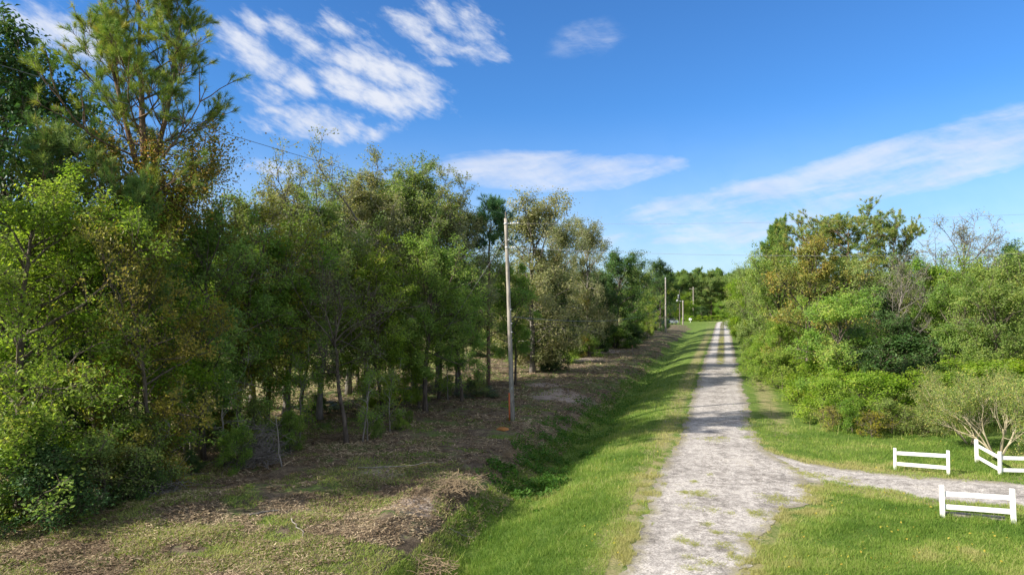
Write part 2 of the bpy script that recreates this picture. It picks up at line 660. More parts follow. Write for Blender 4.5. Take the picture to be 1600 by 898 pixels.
M = {}
M['bright'] = leaf_mat('leaf_bright_green', [(0.045, 0.085, 0.012), (0.100, 0.165, 0.018), (0.165, 0.225, 0.030), (0.27, 0.25, 0.040)], 0.56, gain=1.9)
M['green'] = leaf_mat('leaf_mid_green', [(0.030, 0.060, 0.014), (0.062, 0.110, 0.022), (0.112, 0.160, 0.032), (0.18, 0.175, 0.045)], 0.54, gain=2.45)
M['dark'] = leaf_mat('leaf_dark_green', [(0.018, 0.045, 0.014), (0.032, 0.075, 0.020), (0.055, 0.105, 0.026), (0.09, 0.12, 0.035)], 0.30, gain=1.35)
M['olive'] = leaf_mat('leaf_olive', [(0.038, 0.060, 0.018), (0.072, 0.105, 0.026), (0.115, 0.150, 0.040), (0.20, 0.165, 0.050)], 0.44, gain=2.3)
M['grey_olive'] = leaf_mat('leaf_grey_olive', [(0.055, 0.068, 0.032), (0.095, 0.108, 0.050), (0.15, 0.145, 0.075), (0.20, 0.165, 0.10)], 0.42, gain=2.25)
M['yellow'] = leaf_mat('leaf_yellowing', [(0.075, 0.090, 0.016), (0.145, 0.150, 0.022), (0.20, 0.185, 0.032), (0.27, 0.20, 0.040)], 0.40, gain=1.6)
M['orange'] = leaf_mat('leaf_autumn', [(0.055, 0.090, 0.020), (0.105, 0.115, 0.025), (0.19, 0.135, 0.030), (0.27, 0.13, 0.035)], 0.38)
M['bluish'] = leaf_mat('leaf_palm', [(0.030, 0.060, 0.025), (0.055, 0.095, 0.04), (0.09, 0.13, 0.06)], 0.25, 0.45, 0.5, 0.2, 1.2)
M['needle'] = leaf_mat('pine_needle', [(0.030, 0.070, 0.025), (0.075, 0.125, 0.035), (0.15, 0.18, 0.045), (0.23, 0.20, 0.06)], 0.30)
M['needle_dark'] = leaf_mat('pine_needle_dark', [(0.018, 0.050, 0.025), (0.035, 0.085, 0.035), (0.07, 0.12, 0.04)], 0.22)
M['straw'] = leaf_mat('dead_leaf', [(0.085, 0.060, 0.038), (0.165, 0.120, 0.078), (0.27, 0.21, 0.135), (0.41, 0.34, 0.22)], 0.15, 0.8, 0.2, 0.1, 1.35)
M['grass'] = leaf_mat('grass_blade', [(0.075, 0.145, 0.022), (0.135, 0.215, 0.035), (0.215, 0.285, 0.060), (0.33, 0.31, 0.13)], 0.35, 0.6, 0.0, 0.15, 1.15)
M['weed'] = leaf_mat('weed_leaf', [(0.03, 0.085, 0.014), (0.055, 0.13, 0.02), (0.10, 0.18, 0.03)], 0.35, 0.5, 0.0, 0.15, 1.2)
M['bark'] = bark_mat('bark_grey_brown', (0.045, 0.035, 0.028), (0.17, 0.14, 0.115))
M['bark_pale'] = bark_mat('bark_pale', (0.13, 0.115, 0.095), (0.34, 0.31, 0.27), 5)
M['bark_pine'] = bark_mat('bark_pine', (0.050, 0.035, 0.027), (0.22, 0.15, 0.11), 4)
M['bark_myrtle'] = bark_mat('bark_smooth_tan', (0.24, 0.20, 0.12), (0.44, 0.39, 0.27), 4, 0.2)
M['twig_grey'] = bark_mat('twig_grey', (0.11, 0.10, 0.085), (0.26, 0.235, 0.21), 8, 0.2)
M['wood_pole'] = bark_mat('weathered_pole_wood', (0.15, 0.135, 0.115), (0.40, 0.37, 0.32), 7, 0.5)
M['wood_dark'] = bark_mat('dark_pole_wood', (0.06, 0.055, 0.05), (0.16, 0.14, 0.12), 9, 0.3)
M['sleeper'] = bark_mat('weathered_timber', (0.13, 0.115, 0.095), (0.33, 0.30, 0.26), 7, 0.4)
M['white'] = plain_mat('white_paint', (0.76, 0.76, 0.75), 0.6, 0, 0.12, 7, 0.4, c2=(0.62, 0.63, 0.58))
M['porcelain'] = plain_mat('glazed_insulator', (0.62, 0.62, 0.60), 0.25, 0, 0.2, 20)
M['steel'] = plain_mat('galvanised_steel', (0.42, 0.43, 0.44), 0.45, 0.7, 0.25, 14)
M['wire'] = plain_mat('wire_aluminium', (0.22, 0.22, 0.23), 0.5, 0.4, 0.2, 2)
M['wire_black'] = plain_mat('wire_sheath', (0.10, 0.105, 0.12), 0.5, 0.0, 0.2, 2)
M['orange_p'] = plain_mat('orange_marker', (0.62, 0.13, 0.03), 0.6, 0, 0.2, 6)
M['yellow_p'] = plain_mat('yellow_guard', (0.62, 0.44, 0.04), 0.5, 0, 0.2, 6)
M['clay'] = plain_mat('orange_clay', (0.40, 0.17, 0.04), 0.9, 0, 0.4, 12, 0.6)
M['car_white'] = plain_mat('car_paint_white', (0.72, 0.73, 0.75), 0.25, 0, 0.03, 2)
M['car_blue'] = plain_mat('car_paint_blue', (0.035, 0.06, 0.16), 0.25, 0.2, 0.1, 2)
M['rubber'] = plain_mat('rubber', (0.02, 0.02, 0.02), 0.8)
M['glass_dark'] = plain_mat('tinted_glass', (0.03, 0.04, 0.05), 0.08)
M['lens'] = plain_mat('lamp_lens', (0.45, 0.46, 0.48), 0.2)
M['lens_red'] = plain_mat('lamp_lens_red', (0.45, 0.02, 0.02), 0.25)


def ground_mat():
    m, w, out = new_mat('ground_soil_and_turf')
    geo = w.new('ShaderNodeNewGeometry')
    P = geo.outputs['Position']

    def A(n):
        return w.new('ShaderNodeAttribute', attribute_name=n).outputs['Fac']
    n_big = w.noise(P, 0.35, 4, 0.6)
    n_mid = w.noise(P, 1.7, 5, 0.62, 0.3)
    n_fine = w.noise(P, 14, 5, 0.7, 0.4)
    n_vf = w.noise(P, 55, 3, 0.7)
    # turf
    turf = w.ramp(w.math('ADD', w.math('MULTIPLY', n_mid, 0.5), w.math('MULTIPLY', n_fine, 0.5)),
                  [(0.34, (0.055, 0.100, 0.020)), (0.5, (0.110, 0.170, 0.032)), (0.66, (0.175, 0.225, 0.055))])
    dry = w.ramp(w.math('ADD', w.math('MULTIPLY', n_fine, 0.6), w.math('MULTIPLY', n_vf, 0.4)),
                 [(0.35, (0.14, 0.13, 0.055)), (0.6, (0.34, 0.31, 0.15))])
    dmask = w.smooth(w.math('ADD', A('dry'), w.math('MULTIPLY', w.math('SUBTRACT', w.math('ADD', w.math('MULTIPLY', n_mid, 0.6), w.math('MULTIPLY', n_fine, 0.4)), 0.5), 1.6)), 0.35, 0.75)
    turf = w.mix(dmask, turf, dry)
    # leaf litter and scraped soil
    stv = w.new('ShaderNodeMapping')
    stv.inputs['Scale'].default_value = (1, 3.2, 1)
    stv.inputs['Rotation'].default_value = (0, 0, R(20))
    w.l.new(P, stv.inputs[0])
    st = w.noise(stv.outputs[0], 16, 6, 0.75, 1.2)
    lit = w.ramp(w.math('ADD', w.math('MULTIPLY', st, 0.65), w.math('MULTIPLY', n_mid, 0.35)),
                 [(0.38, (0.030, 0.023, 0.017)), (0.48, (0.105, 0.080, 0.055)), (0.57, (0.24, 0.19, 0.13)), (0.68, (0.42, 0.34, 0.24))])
    lgreen = w.ramp(n_fine, [(0.35, (0.050, 0.080, 0.022)), (0.6, (0.14, 0.19, 0.055))])
    gm = w.smooth(w.math('ADD', w.math('MULTIPLY', n_big, 0.5), w.math('ADD', w.math('MULTIPLY', n_mid, 0.35), w.math('MULTIPLY', n_fine, 0.15))), 0.49, 0.60)
    gm = w.math('MULTIPLY', gm, A('greenpatch'), clamp=True)
    lit = w.mix(gm, lit, lgreen)
    sand = w.ramp(n_fine, [(0.3, (0.26, 0.20, 0.16)), (0.7, (0.44, 0.38, 0.33))])
    sm = w.smooth(w.math('MULTIPLY', A('sand'), w.math('ADD', 0.4, n_mid)), 0.35, 0.8)
    lit = w.mix(sm, lit, sand)
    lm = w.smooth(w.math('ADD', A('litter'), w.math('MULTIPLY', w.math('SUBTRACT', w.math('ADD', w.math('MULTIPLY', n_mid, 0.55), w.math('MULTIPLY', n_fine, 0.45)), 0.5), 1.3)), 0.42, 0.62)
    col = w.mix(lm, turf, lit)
    # gravel scattered on the verge by the road
    gr = w.math('MULTIPLY', w.smooth(w.math('ADD', A('gravel'), w.math('MULTIPLY', w.math('SUBTRACT', n_fine, 0.5), 1.6)), 0.55, 0.8), 0.8)
    grc = w.ramp(n_vf, [(0.3, (0.20, 0.19, 0.18)), (0.7, (0.45, 0.43, 0.42))])
    col = w.mix(gr, col, grc)
    p = w.new('ShaderNodeBsdfPrincipled')
    w.put(p.inputs['Base Color'], col)
    p.inputs['Roughness'].default_value = 0.95
    p.inputs['Specular IOR Level'].default_value = 0.1
    b = w.new('ShaderNodeBump')
    b.inputs['Strength'].default_value = 0.9
    b.inputs['Distance'].default_value = 0.06
    w.put(b.inputs['Height'], w.math('ADD', w.math('MULTIPLY', n_fine, 0.7), w.math('MULTIPLY', st, 0.5)))
    w.l.new(b.outputs[0], p.inputs['Normal'])
    w.l.new(p.outputs[0], out.inputs[0])
    return m


def gravel_mat(name, mid=True):
    m, w, out = new_mat(name)
    geo = w.new('ShaderNodeNewGeometry')
    P = geo.outputs['Position']
    dd = w.new('ShaderNodeAttribute', attribute_name='across').outputs['Fac']
    wear = w.new('ShaderNodeAttribute', attribute_name='mid_grass').outputs['Fac']
    n_big = w.noise(P, 0.5, 4, 0.6, 0.3)
    n_mid = w.noise(P, 3.0, 5, 0.65, 0.5)
    n_f = w.noise(P, 22, 5, 0.7)
    vo = w.new('ShaderNodeTexVoronoi')
    vo.inputs['Scale'].default_value = 26
    w.l.new(P, vo.inputs['Vector'])
    vs = w.new('ShaderNodeSeparateColor')
    w.l.new(vo.outputs['Color'], vs.inputs[0])
    base = w.ramp(w.math('ADD', w.math('MULTIPLY', n_mid, 0.6), w.math('MULTIPLY', n_big, 0.4)),
                  [(0.38, (0.20, 0.183, 0.165)), (0.5, (0.37, 0.343, 0.315)), (0.61, (0.55, 0.515, 0.475))])
    st = w.ramp(w.math('ADD', w.math('MULTIPLY', vs.outputs[0], 0.55), w.math('MULTIPLY', n_f, 0.45)), [(0.18, 0.50), (0.5, 0.92), (0.85, 1.35)])
    col = w.mix(1.0, base, st, 'MULTIPLY')
    # compacted pale wheel tracks
    ad = w.math('ABSOLUTE', w.math('ADD', dd, w.math('MULTIPLY', w.math('SUBTRACT', n_big, 0.5), 0.25)))
    tr = w.math('MULTIPLY', w.smooth(ad, 0.35, 0.7), w.math('SUBTRACT', 1.0, w.smooth(ad, 1.15, 1.55)))
    col = w.mix(w.math('MULTIPLY', tr, w.math('MULTIPLY_ADD', wear, 0.4, 0.14)), col, (0.56, 0.53, 0.50))
    if mid:
        ms = w.math('SUBTRACT', 1.0, w.smooth(ad, 0.22, 0.62))
        k = w.math('MULTIPLY', w.math('MULTIPLY', ms, wear), w.smooth(w.math('ADD', w.math('MULTIPLY', n_mid, 0.6), w.math('MULTIPLY', n_f, 0.4)), 0.40, 0.52))
        turf = w.ramp(n_f, [(0.3, (0.09, 0.10, 0.03)), (0.7, (0.24, 0.22, 0.10))])
        col = w.mix(k, col, turf)
    # dirt and dead grass washed in at the edges and in hollows
    rm = w.new('ShaderNodeAttribute', attribute_name='rim').outputs['Fac']
    spots = w.smooth(w.noise(P, 5.5, 6, 0.7, 0.8), 0.56, 0.68)
    col = w.mix(w.math('MULTIPLY', spots, 0.55), col, (0.17, 0.15, 0.115))
    edge = w.math('MULTIPLY', w.math('SUBTRACT', 1.0, w.smooth(rm, 0.05, 0.55)), w.smooth(n_mid, 0.36, 0.54))
    col = w.mix(w.math('MULTIPLY', edge, 0.75), col, (0.21, 0.19, 0.10))
    pt = w.smooth(w.math('ADD', w.math('MULTIPLY', n_mid, 0.5), w.math('MULTIPLY', n_big, 0.5)), 0.57, 0.66)
    col = w.mix(w.math('MULTIPLY', pt, 0.6), col, (0.20, 0.175, 0.12))
    p = w.new('ShaderNodeBsdfPrincipled')
    w.put(p.inputs['Base Color'], col)
    p.inputs['Roughness'].default_value = 0.95
    p.inputs['Specular IOR Level'].default_value = 0.15
    b = w.new('ShaderNodeBump')
    b.inputs['Strength'].default_value = 0.8
    b.inputs['Distance'].default_value = 0.03
    w.put(b.inputs['Height'], w.math('ADD', vs.outputs[1], w.math('MULTIPLY', n_mid, 1.2)))
    w.l.new(b.outputs[0], p.inputs['Normal'])
    w.l.new(p.outputs[0], out.inputs[0])
    return m


# ------------------------------------------------------------------ the ground
def axis(lo, hi, step, far, grow=1.16):
    a = list(np.arange(lo, hi + 1e-6, step))
    st = step
    x = a[-1]
    while x < far:
        st *= grow
        x += st
        a.append(x)
    st = step
    x = a[0]
    b = []
    while x > -far:
        st *= grow
        x -= st
        b.append(x)
    return np.array(b[::-1] + a)


def build_ground():
    X = axis(-26, 30, 0.22, 3500)
    Y = np.concatenate([[-3500, -1500, -600, -250, -120, -60, -30, -14, -5, 0, 4, 8], axis(12, 60, 0.22, 6000, 1.03)[np.where(axis(12, 60, 0.22, 6000, 1.03) >= 12)]])
    Y = Y[Y < 6000]
    # rows farther away grow slowly so the ditch stays readable
    gx, gy = np.meshgrid(X, Y)
    s, d = sd(gx, gy)
    z = ground_z(gx, gy)
    nx, ny = len(X), len(Y)
    V = np.stack([gx, gy, z], -1).reshape(-1, 3)
    i = np.arange(ny - 1)[:, None] * nx + np.arange(nx - 1)[None]
    q = np.stack([i, i + 1, i + nx + 1, i + nx], -1).reshape(-1, 4)
    nz = fbm(gx, gy, 0.25, 3) - 0.5
    dn = d + nz * 2.2
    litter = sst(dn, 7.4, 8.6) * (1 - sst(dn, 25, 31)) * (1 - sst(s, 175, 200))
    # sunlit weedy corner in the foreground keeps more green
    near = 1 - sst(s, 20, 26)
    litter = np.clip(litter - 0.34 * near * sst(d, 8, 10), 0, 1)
    dry = 0.25 * np.ones_like(d)
    dry = np.maximum(dry, 0.72 * np.exp(-((d - 2.6) / 0.9) ** 2))
    dry = np.maximum(dry, 0.66 * np.exp(-((d + 3.2) / 1.1) ** 2) * sst(s, 30, 40))
    # dry edge of the right lawn beside road and driveway
    nd = in_drive(gx, gy, 1.1) & ~in_drive(gx, gy, 0)
    dry = np.where(nd, 0.7, dry)
    dry = np.where((s < 25) & (d < -0.5) & (d > -3.2), np.maximum(dry, 0.75 - 0.2 * (-d - 0.8)), dry)
    dry = np.maximum(dry, 0.8 * sst(d, 25, 29) * (1 - sst(d, 75, 90)))
    dry = dry * (1 - 0.6 * np.exp(-((d - 6.5) / 1.5) ** 2))
    gp = np.where(s < 27, 1.5, 1.1) * np.ones_like(d)
    sand = np.zeros_like(d)
    for (u, v, r_) in [(880, 617, 3.0), (850, 600, 2.0), (905, 560, 4.5), (930, 548, 5), (600, 735, 1.2), (480, 800, 1.0), (640, 790, 1.2)]:
        px, py = gpt(u, v)
        sand = np.maximum(sand, np.exp(-(((gx - px) / r_) ** 2 + ((gy - py) / r_) ** 2)))
    rl = road_left(s)
    gravel = np.exp(-((d - rl) / 0.35) ** 2) * 0.55 + np.exp(-((d + road_right(s)) / 0.45) ** 2) * 0.55
    gravel = np.where(in_drive(gx, gy, 0.35), 0.6, gravel)
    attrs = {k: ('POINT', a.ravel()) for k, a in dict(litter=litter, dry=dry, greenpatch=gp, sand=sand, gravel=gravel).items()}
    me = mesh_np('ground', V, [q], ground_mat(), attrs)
    tag(link('ground', me), kind='structure')


build_ground()


def build_road():
    S = np.concatenate([np.arange(-60, 8, 1.0), np.arange(8, 70, 0.12), np.arange(70, 242, 0.5)])
    n = len(S)
    jl = (fbm(S, S * 0 + 3.1, 0.9, 5) - 0.5) * 0.75 + (vnoise(S, S * 0 + 9, 5.0) - 0.5) * 0.16
    jr = (fbm(S, S * 0 + 13.1, 0.8, 5) - 0.5) * (0.7 + 0.5 * (1 - sst(S, 24, 30))) + (vnoise(S, S * 0 + 19, 5.0) - 0.5) * 0.25
    L = road_left(S) + jl
    Rr = -(road_right(S) + jr)
    cols = 9
    V, ac, mg, rim = [], [], [], []
    for k in range(cols):
        t = k / (cols - 1)
        d = L * (1 - t) + Rr * t
        bend = np.clip(S - 205, 0, None) ** 2 * 0.012
        x, y = xy(S, d - bend)
        V.append(np.stack([x, y, np.full(n, 0.012)], -1))
        ac.append(d)
        mg.append(sst(S, 70, 95) * 0.95)
        rim.append(np.minimum(L - d, d - Rr))
    V = np.stack(V, 1).reshape(-1, 3)
    i = np.arange(n - 1)[:, None] * cols + np.arange(cols - 1)[None]
    q = np.stack([i, i + 1, i + cols + 1, i + cols], -1).reshape(-1, 4)
    me = mesh_np('gravel_road', V, [q], gravel_mat('gravel'), {'across': ('POINT', np.stack(ac, 1).ravel()), 'mid_grass': ('POINT', np.stack(mg, 1).ravel()), 'rim': ('POINT', np.stack(rim, 1).ravel())})
    tag(link('gravel_road', me), kind='structure')
    # driveway
    X = np.arange(8.9, 34, 0.12)
    yu = np.interp(X, DRU[:, 0], DRU[:, 1]) + (fbm(X, X * 0 + 5, 1.2, 4) - 0.5) * 0.5
    yl = np.interp(X, DRL[:, 0], DRL[:, 1]) + (fbm(X, X * 0 + 25, 1.2, 4) - 0.5) * 0.7
    V, ac, rim = [], [], []
    for k in range(7):
        t = k / 6
        rim.append(np.full(len(X), 3.0 * min(t, 1 - t)))
        V.append(np.stack([X, yu * (1 - t) + yl * t, np.full(len(X), 0.007)], -1))
        ac.append(np.full(len(X), (t - 0.5) * 3.2))
    V = np.stack(V, 1).reshape(-1, 3)
    i = np.arange(len(X) - 1)[:, None] * 7 + np.arange(6)[None]
    q = np.stack([i + 7, i + 8, i + 1, i], -1).reshape(-1, 4)[:, ::-1]
    me = mesh_np('gravel_driveway', V, [q], gravel_mat('gravel_of_driveway', False), {'across': ('POINT', np.stack(ac, 1).ravel()), 'rim': ('POINT', np.stack(rim, 1).ravel())})
    tag(link('gravel_driveway', me), kind='structure')


build_road()


# ------------------------------------------------------------------ trees
def tree_meshes(name, seed, H=12.0, base=0.2, Rr=3.5, prof=None, n1=26, n2=7, n3=5, leaf=0.12, npt=14, sig=0.22,
                mat='green', bark='bark', tr=0.16, lean=(0, 0), bare=0.0, elev=(5, 65), lift=0.03, wander=0.16, stem=True, clump=0.25,
                tintlo=0.0, tinthi=0.8, twig_r=0.012, double=False, sub_len=0.42, twig_len=0.5, up=0.3):
    """trunk mesh and crown mesh of one broadleaf tree of height H"""
    g = np.random.default_rng(seed)
    prof = prof or (lambda t: np.sin(PI * np.clip(t, 0, 1) ** 0.75) ** 0.55 * (1 - 0.25 * t))
    K0 = 12
    zs = np.linspace(0, H * 0.93, K0)
    px = np.cumsum(g.normal(0, 0.018 * H, K0)) * np.linspace(0, 1, K0) + np.linspace(0, lean[0], K0)
    py = np.cumsum(g.normal(0, 0.018 * H, K0)) * np.linspace(0, 1, K0) + np.linspace(0, lean[1], K0)
    T = np.stack([px, py, zs], -1)[None]
    T[0, 0] = (0, 0, -0.3)
    wood = Acc()
    rad0 = tr * (1 - np.linspace(0, 1, K0)) ** 0.8 + 0.02
    rad0[0] *= 1.35
    wood.tubes(T, rad0, 8)
    # limbs
    t1 = (np.arange(n1) + g.random(n1) * 0.9) / n1
    hfrac = base + (1 - base) * t1
    st, _ = sample(np.repeat(T, n1, 0), np.clip(hfrac - 0.08, 0.02, 0.97))
    az = np.arange(n1) * 2.399 + g.normal(0, 0.5, n1)
    el = np.radians(elev[0] + (elev[1] - elev[0]) * t1 ** 1.3 + g.normal(0, 9, n1))
    D = np.stack([np.cos(az) * np.cos(el), np.sin(az) * np.cos(el), np.sin(el)], -1)
    big = 1 + g.normal(0, 0.22, n1)
    big = np.clip(big, 0.5, 1.5)
    L1 = np.clip(Rr * prof(t1) * big, 0.5, None) / np.clip(np.cos(el), 0.45, 1)
    L1 = np.minimum(L1, (H * 1.04 - st[:, 2]) / np.clip(np.sin(el), 0.25, 1) + 0.3)
    P1 = curves(st, D, L1, 8, wander, lift, g)
    r1 = np.clip(tr * 0.45 * (L1 / L1.max()), 0.025, None)[:, None] * (1 - np.linspace(0, 0.85, 8))[None]
    wood.tubes(P1, r1, 5, cap=False)
    # sub-branches
    idx = np.repeat(np.arange(n1), n2)
    t2 = np.clip(g.beta(1.6, 1.0, len(idx)) * 0.85 + 0.15, 0, 0.99)
    s2, tan2 = sample(P1[idx], t2)
    D2 = nrm(tan2 * 0.7 + nrm(g.normal(0, 1, (len(idx), 3))) * 0.9 + np.array([0, 0, 0.18]))
    L2 = L1[idx] * sub_len * (1.15 - 0.6 * t2) * g.uniform(0.6, 1.25, len(idx))
    L2 = np.clip(L2, 0.35, None)
    P2 = curves(s2, D2, L2, 5, wander * 1.2, lift * 1.5, g)
    wood.tubes(P2, (np.clip(r1[idx, 4] * 0.55, twig_r * 1.3, None))[:, None] * (1 - np.linspace(0, 0.75, 5))[None], 4, cap=False)
    # twigs
    idy = np.repeat(np.arange(len(P2)), n3)
    t3 = np.clip(g.beta(1.8, 1.0, len(idy)), 0, 0.99)
    s3, tan3 = sample(P2[idy], t3)
    D3 = nrm(tan3 * 0.6 + nrm(g.normal(0, 1, (len(idy), 3))) + np.array([0, 0, 0.22]))
    L3 = np.clip(L2[idy] * twig_len * g.uniform(0.6, 1.3, len(idy)), 0.25, 1.3)
    P3 = curves(s3, D3, L3, 4, wander * 1.4, lift, g)
    wood.tubes(P3, np.full(4, twig_r) * np.array([1, 0.8, 0.6, 0.35]), 3, cap=False)
    crown = Acc()
    # leaves: around the twigs, in clumps; some twigs are bare
    keep = g.random(len(P3)) > bare
    cl_t = g.random(len(P2)) * clump + g.random(len(P1))[idx] * clump          # whole boughs share a shade
    tw = np.where(keep)[0]
    dens = g.uniform(0.35, 1.65, len(P2))[idy]
    cnt = np.maximum(1, (npt * dens[tw]).astype(int))
    rep = np.repeat(tw, cnt)
    c, _ = sample(P3[rep], g.uniform(0.15, 1.0, len(rep)))
    c = c + g.normal(0, 1, c.shape) * sig * np.array([1, 1, 0.75])
    c = c[c[:, 2] > 0.05]
    rep = rep[:len(c)]
    axis0 = np.stack([np.interp(c[:, 2], T[0, :, 2], T[0, :, 0]), np.interp(c[:, 2], T[0, :, 2], T[0, :, 1]), c[:, 2] - 0.8], -1)
    outw = nrm(c - axis0) * 0.55
    tn = np.clip(tintlo + (tinthi - tintlo) * (g.beta(2, 2.2, len(c)) * (1 - clump) + cl_t[idy[rep]]), 0, 1)
    leaves(crown, c, leaf, g, 0.58, up, tn, bias=outw)
    wm = wood.mesh(name + '_trunk', M[bark])
    cm = crown.mesh(name + '_crown', M[mat], smooth=False)
    return wm, cm


def pine_meshes(name, seed, H=18, base=0.55, Rr=4.0, n1=26, n2=6, n3=3, nl=0.26, nn=36, mat='needle', tr=0.22, lean=(0, 0), prof=None,
                elev=(10, 60), leaders=None, width=0.016, lift=0.07, spread=0.9, tip_only=True, bark='bark_pine', stub=0, wander=0.12, tq=(0.15, 0.6)):
    g = np.random.default_rng(seed)
    prof = prof or (lambda t: np.sin(PI * (0.15 + 0.8 * t)) ** 0.6)
    K0 = 14
    wood = Acc()
    tl = np.linspace(0, 1, K0)
    wob = np.cumsum(g.normal(0, 0.007 * H, (K0, 2)), 0) * tl[:, None]
    T = np.stack([wob[:, 0] + lean[0] * tl, wob[:, 1] + lean[1] * tl, tl * H], -1)[None]
    T[0, 0, 2] = -0.3
    r0 = tr * (1 - tl) ** 0.7 + 0.02
    wood.tubes(T, r0, 8)
    trunks = [T]
    if leaders:
        for (h0, dx, dy, H2) in leaders:
            st = sample(T, np.array([h0 / H]))[0][0]
            tt = np.linspace(0, 1, 8)
            P = np.stack([st[0] + dx * tt ** 0.7, st[1] + dy * tt ** 0.7, st[2] + (H2 - st[2]) * tt], -1)
            P[:, :2] += np.cumsum(g.normal(0, 0.06, (8, 2)), 0) * tt[:, None]
            wood.tubes(P[None], tr * 0.55 * (1 - tt) ** 0.7 + 0.015, 6)
            trunks.append(P[None])
    crown = Acc()
    for q, TT in enumerate(trunks):
        nn1 = n1 if q == 0 else int(n1 * 0.6)
        t1 = (np.arange(nn1) + g.random(nn1)) / nn1
        b0 = base if q == 0 else 0.15
        hf = b0 + (1 - b0) * t1
        st, _ = sample(np.repeat(TT, nn1, 0), np.clip(hf, 0, 0.985))
        az = np.arange(nn1) * 2.399 + g.normal(0, 0.4, nn1) + q
        el = np.radians(elev[0] + (elev[1] - elev[0]) * t1 + g.normal(0, 10, nn1))
        D = np.stack([np.cos(az) * np.cos(el), np.sin(az) * np.cos(el), np.sin(el)], -1)
        L1 = np.clip(Rr * (1 if q == 0 else 0.6) * prof(t1) * g.uniform(0.6, 1.25, nn1), 0.5, None)
        P1 = curves(st, D, L1, 7, wander, lift, g)
        rr = np.clip(0.012 * L1, 0.018, 0.07)
        wood.tubes(P1, rr[:, None] * (1 - np.linspace(0, 0.75, 7))[None], 5, cap=False)
        idx = np.repeat(np.arange(nn1), n2)
        t2 = g.uniform(0.3, 0.98, len(idx))
        s2, tan = sample(P1[idx], t2)
        D2 = nrm(tan * 0.9 + nrm(g.normal(0, 1, (len(idx), 3))) * 0.75 + np.array([0, 0, 0.25]))
        L2 = np.clip(L1[idx] * 0.38 * g.uniform(0.5, 1.2, len(idx)), 0.3, None)
        P2 = curves(s2, D2, L2, 5, wander, lift * 1.3, g)
        wood.tubes(P2, np.clip(rr[idx] * 0.45, 0.011, None)[:, None] * (1 - np.linspace(0, 0.6, 5))[None], 4, cap=False)
        idy = np.repeat(np.arange(len(P2)), n3)
        s3, tan3 = sample(P2[idy], g.uniform(0.35, 0.98, len(idy)))
        D3 = nrm(tan3 * 0.8 + nrm(g.normal(0, 1, (len(idy), 3))) * 0.7 + np.array([0, 0, 0.35]))
        L3 = g.uniform(0.2, 0.55, len(idy)) * (nl / 0.26)
        P3 = curves(s3, D3, L3, 3, 0.1, lift, g)
        wood.tubes(P3, np.full(3, 0.010), 3, cap=False)
        ends = [P1[:, -1], P2[:, -1], P3[:, -1]]
        dirs = [nrm(P1[:, -1] - P1[:, -2]), nrm(P2[:, -1] - P2[:, -2]), nrm(P3[:, -1] - P3[:, -2])]
        C, Dn = np.concatenate(ends), np.concatenate(dirs)
        dm = g.random(len(C))
        tn = np.clip(g.normal((tq[0] + tq[1]) / 2, 0.16, len(C)) + dm * (tq[1] - tq[0]) * 0.5, 0, 1)
        needles(crown, C, Dn, nn, nl, width, g, spread, tn)
    if stub:
        hh = g.uniform(0.15, base, stub) * H
        st, _ = sample(np.repeat(T, stub, 0), hh / H)
        az = g.uniform(0, 2 * PI, stub)
        D = np.stack([np.cos(az), np.sin(az), np.full(stub, 0.1)], -1)
        P = curves(st, D, g.uniform(0.4, 1.6, stub), 5, 0.12, -0.03, g)
        wood.tubes(P, np.linspace(0.03, 0.008, 5), 4, cap=False)
    return wood.mesh(name + '_trunk', M[bark]), crown.mesh(name + '_crown', M[mat], smooth=False)


SPECIES = {}


def species(key, maker, kind, **kw):
    ms = maker(key, **kw)
    co = np.empty(len(ms[1].vertices) * 3, np.float32)
    ms[1].vertices.foreach_get('co', co)
    top = float(np.percentile(co[2::3], 99.7))          # real height of the finished crown
    SPECIES[key] = (ms, top, kind)


def plant(key, X, Y, H, label, cat, group=None, rz=None, wid=1.0, z=None, name=None):
    (wm, cm), H0, kind = SPECIES[key]
    k = H / H0
    z = gz(X, Y) if z is None else z
    root = empty(name or kind, (X, Y, z), ((X * 12.9898 + Y * 78.233) % (2 * PI)) if rz is None else rz, label, cat, group)
    root.scale = (k * wid, k * wid, k)
    a = link('trunk' if 'shrub' not in kind and 'vine' not in kind else 'stem', wm, root)
    b = link('crown' if 'shrub' not in kind and 'vine' not in kind else 'foliage', cm, root)
    return root


col_prof = lambda t: np.clip(np.sin(PI * np.clip(t * 0.93 + 0.06, 0, 1)) ** 0.40, 0.15, 1)
low_prof = lambda t: np.clip((1 - t) ** 0.55, 0.15, 1)
umb_prof = lambda t: np.clip(0.5 + 0.8 * t - 0.75 * t ** 3, 0.1, 1.1)

# near, fine-leaved kinds
species('n_bright', tree_meshes, 'vine_draped_tree', seed=11, H=12, base=0.05, Rr=3.9, prof=col_prof, n1=44, n2=9, n3=6, leaf=0.135, npt=17, sig=0.17, mat='bright', tr=0.17, elev=(0, 62), clump=0.30)
species('n_bright2', tree_meshes, 'broadleaf_tree', seed=12, H=11, base=0.15, Rr=3.5, prof=col_prof, n1=40, n2=9, n3=6, leaf=0.13, npt=17, sig=0.17, mat='bright', tr=0.15, lean=(0.8, -0.3), clump=0.3)
species('n_green', tree_meshes, 'broadleaf_tree', seed=13, H=12, base=0.30, Rr=3.4, n1=44, n2=9, n3=6, leaf=0.135, npt=16, sig=0.16, mat='green', tr=0.17, clump=0.3)
species('n_green2', tree_meshes, 'broadleaf_tree', seed=14, H=12, base=0.34, Rr=3.6, n1=42, n2=9, n3=6, leaf=0.14, npt=15, sig=0.16, mat='green', tr=0.15, lean=(-0.8, 0.4), clump=0.35)
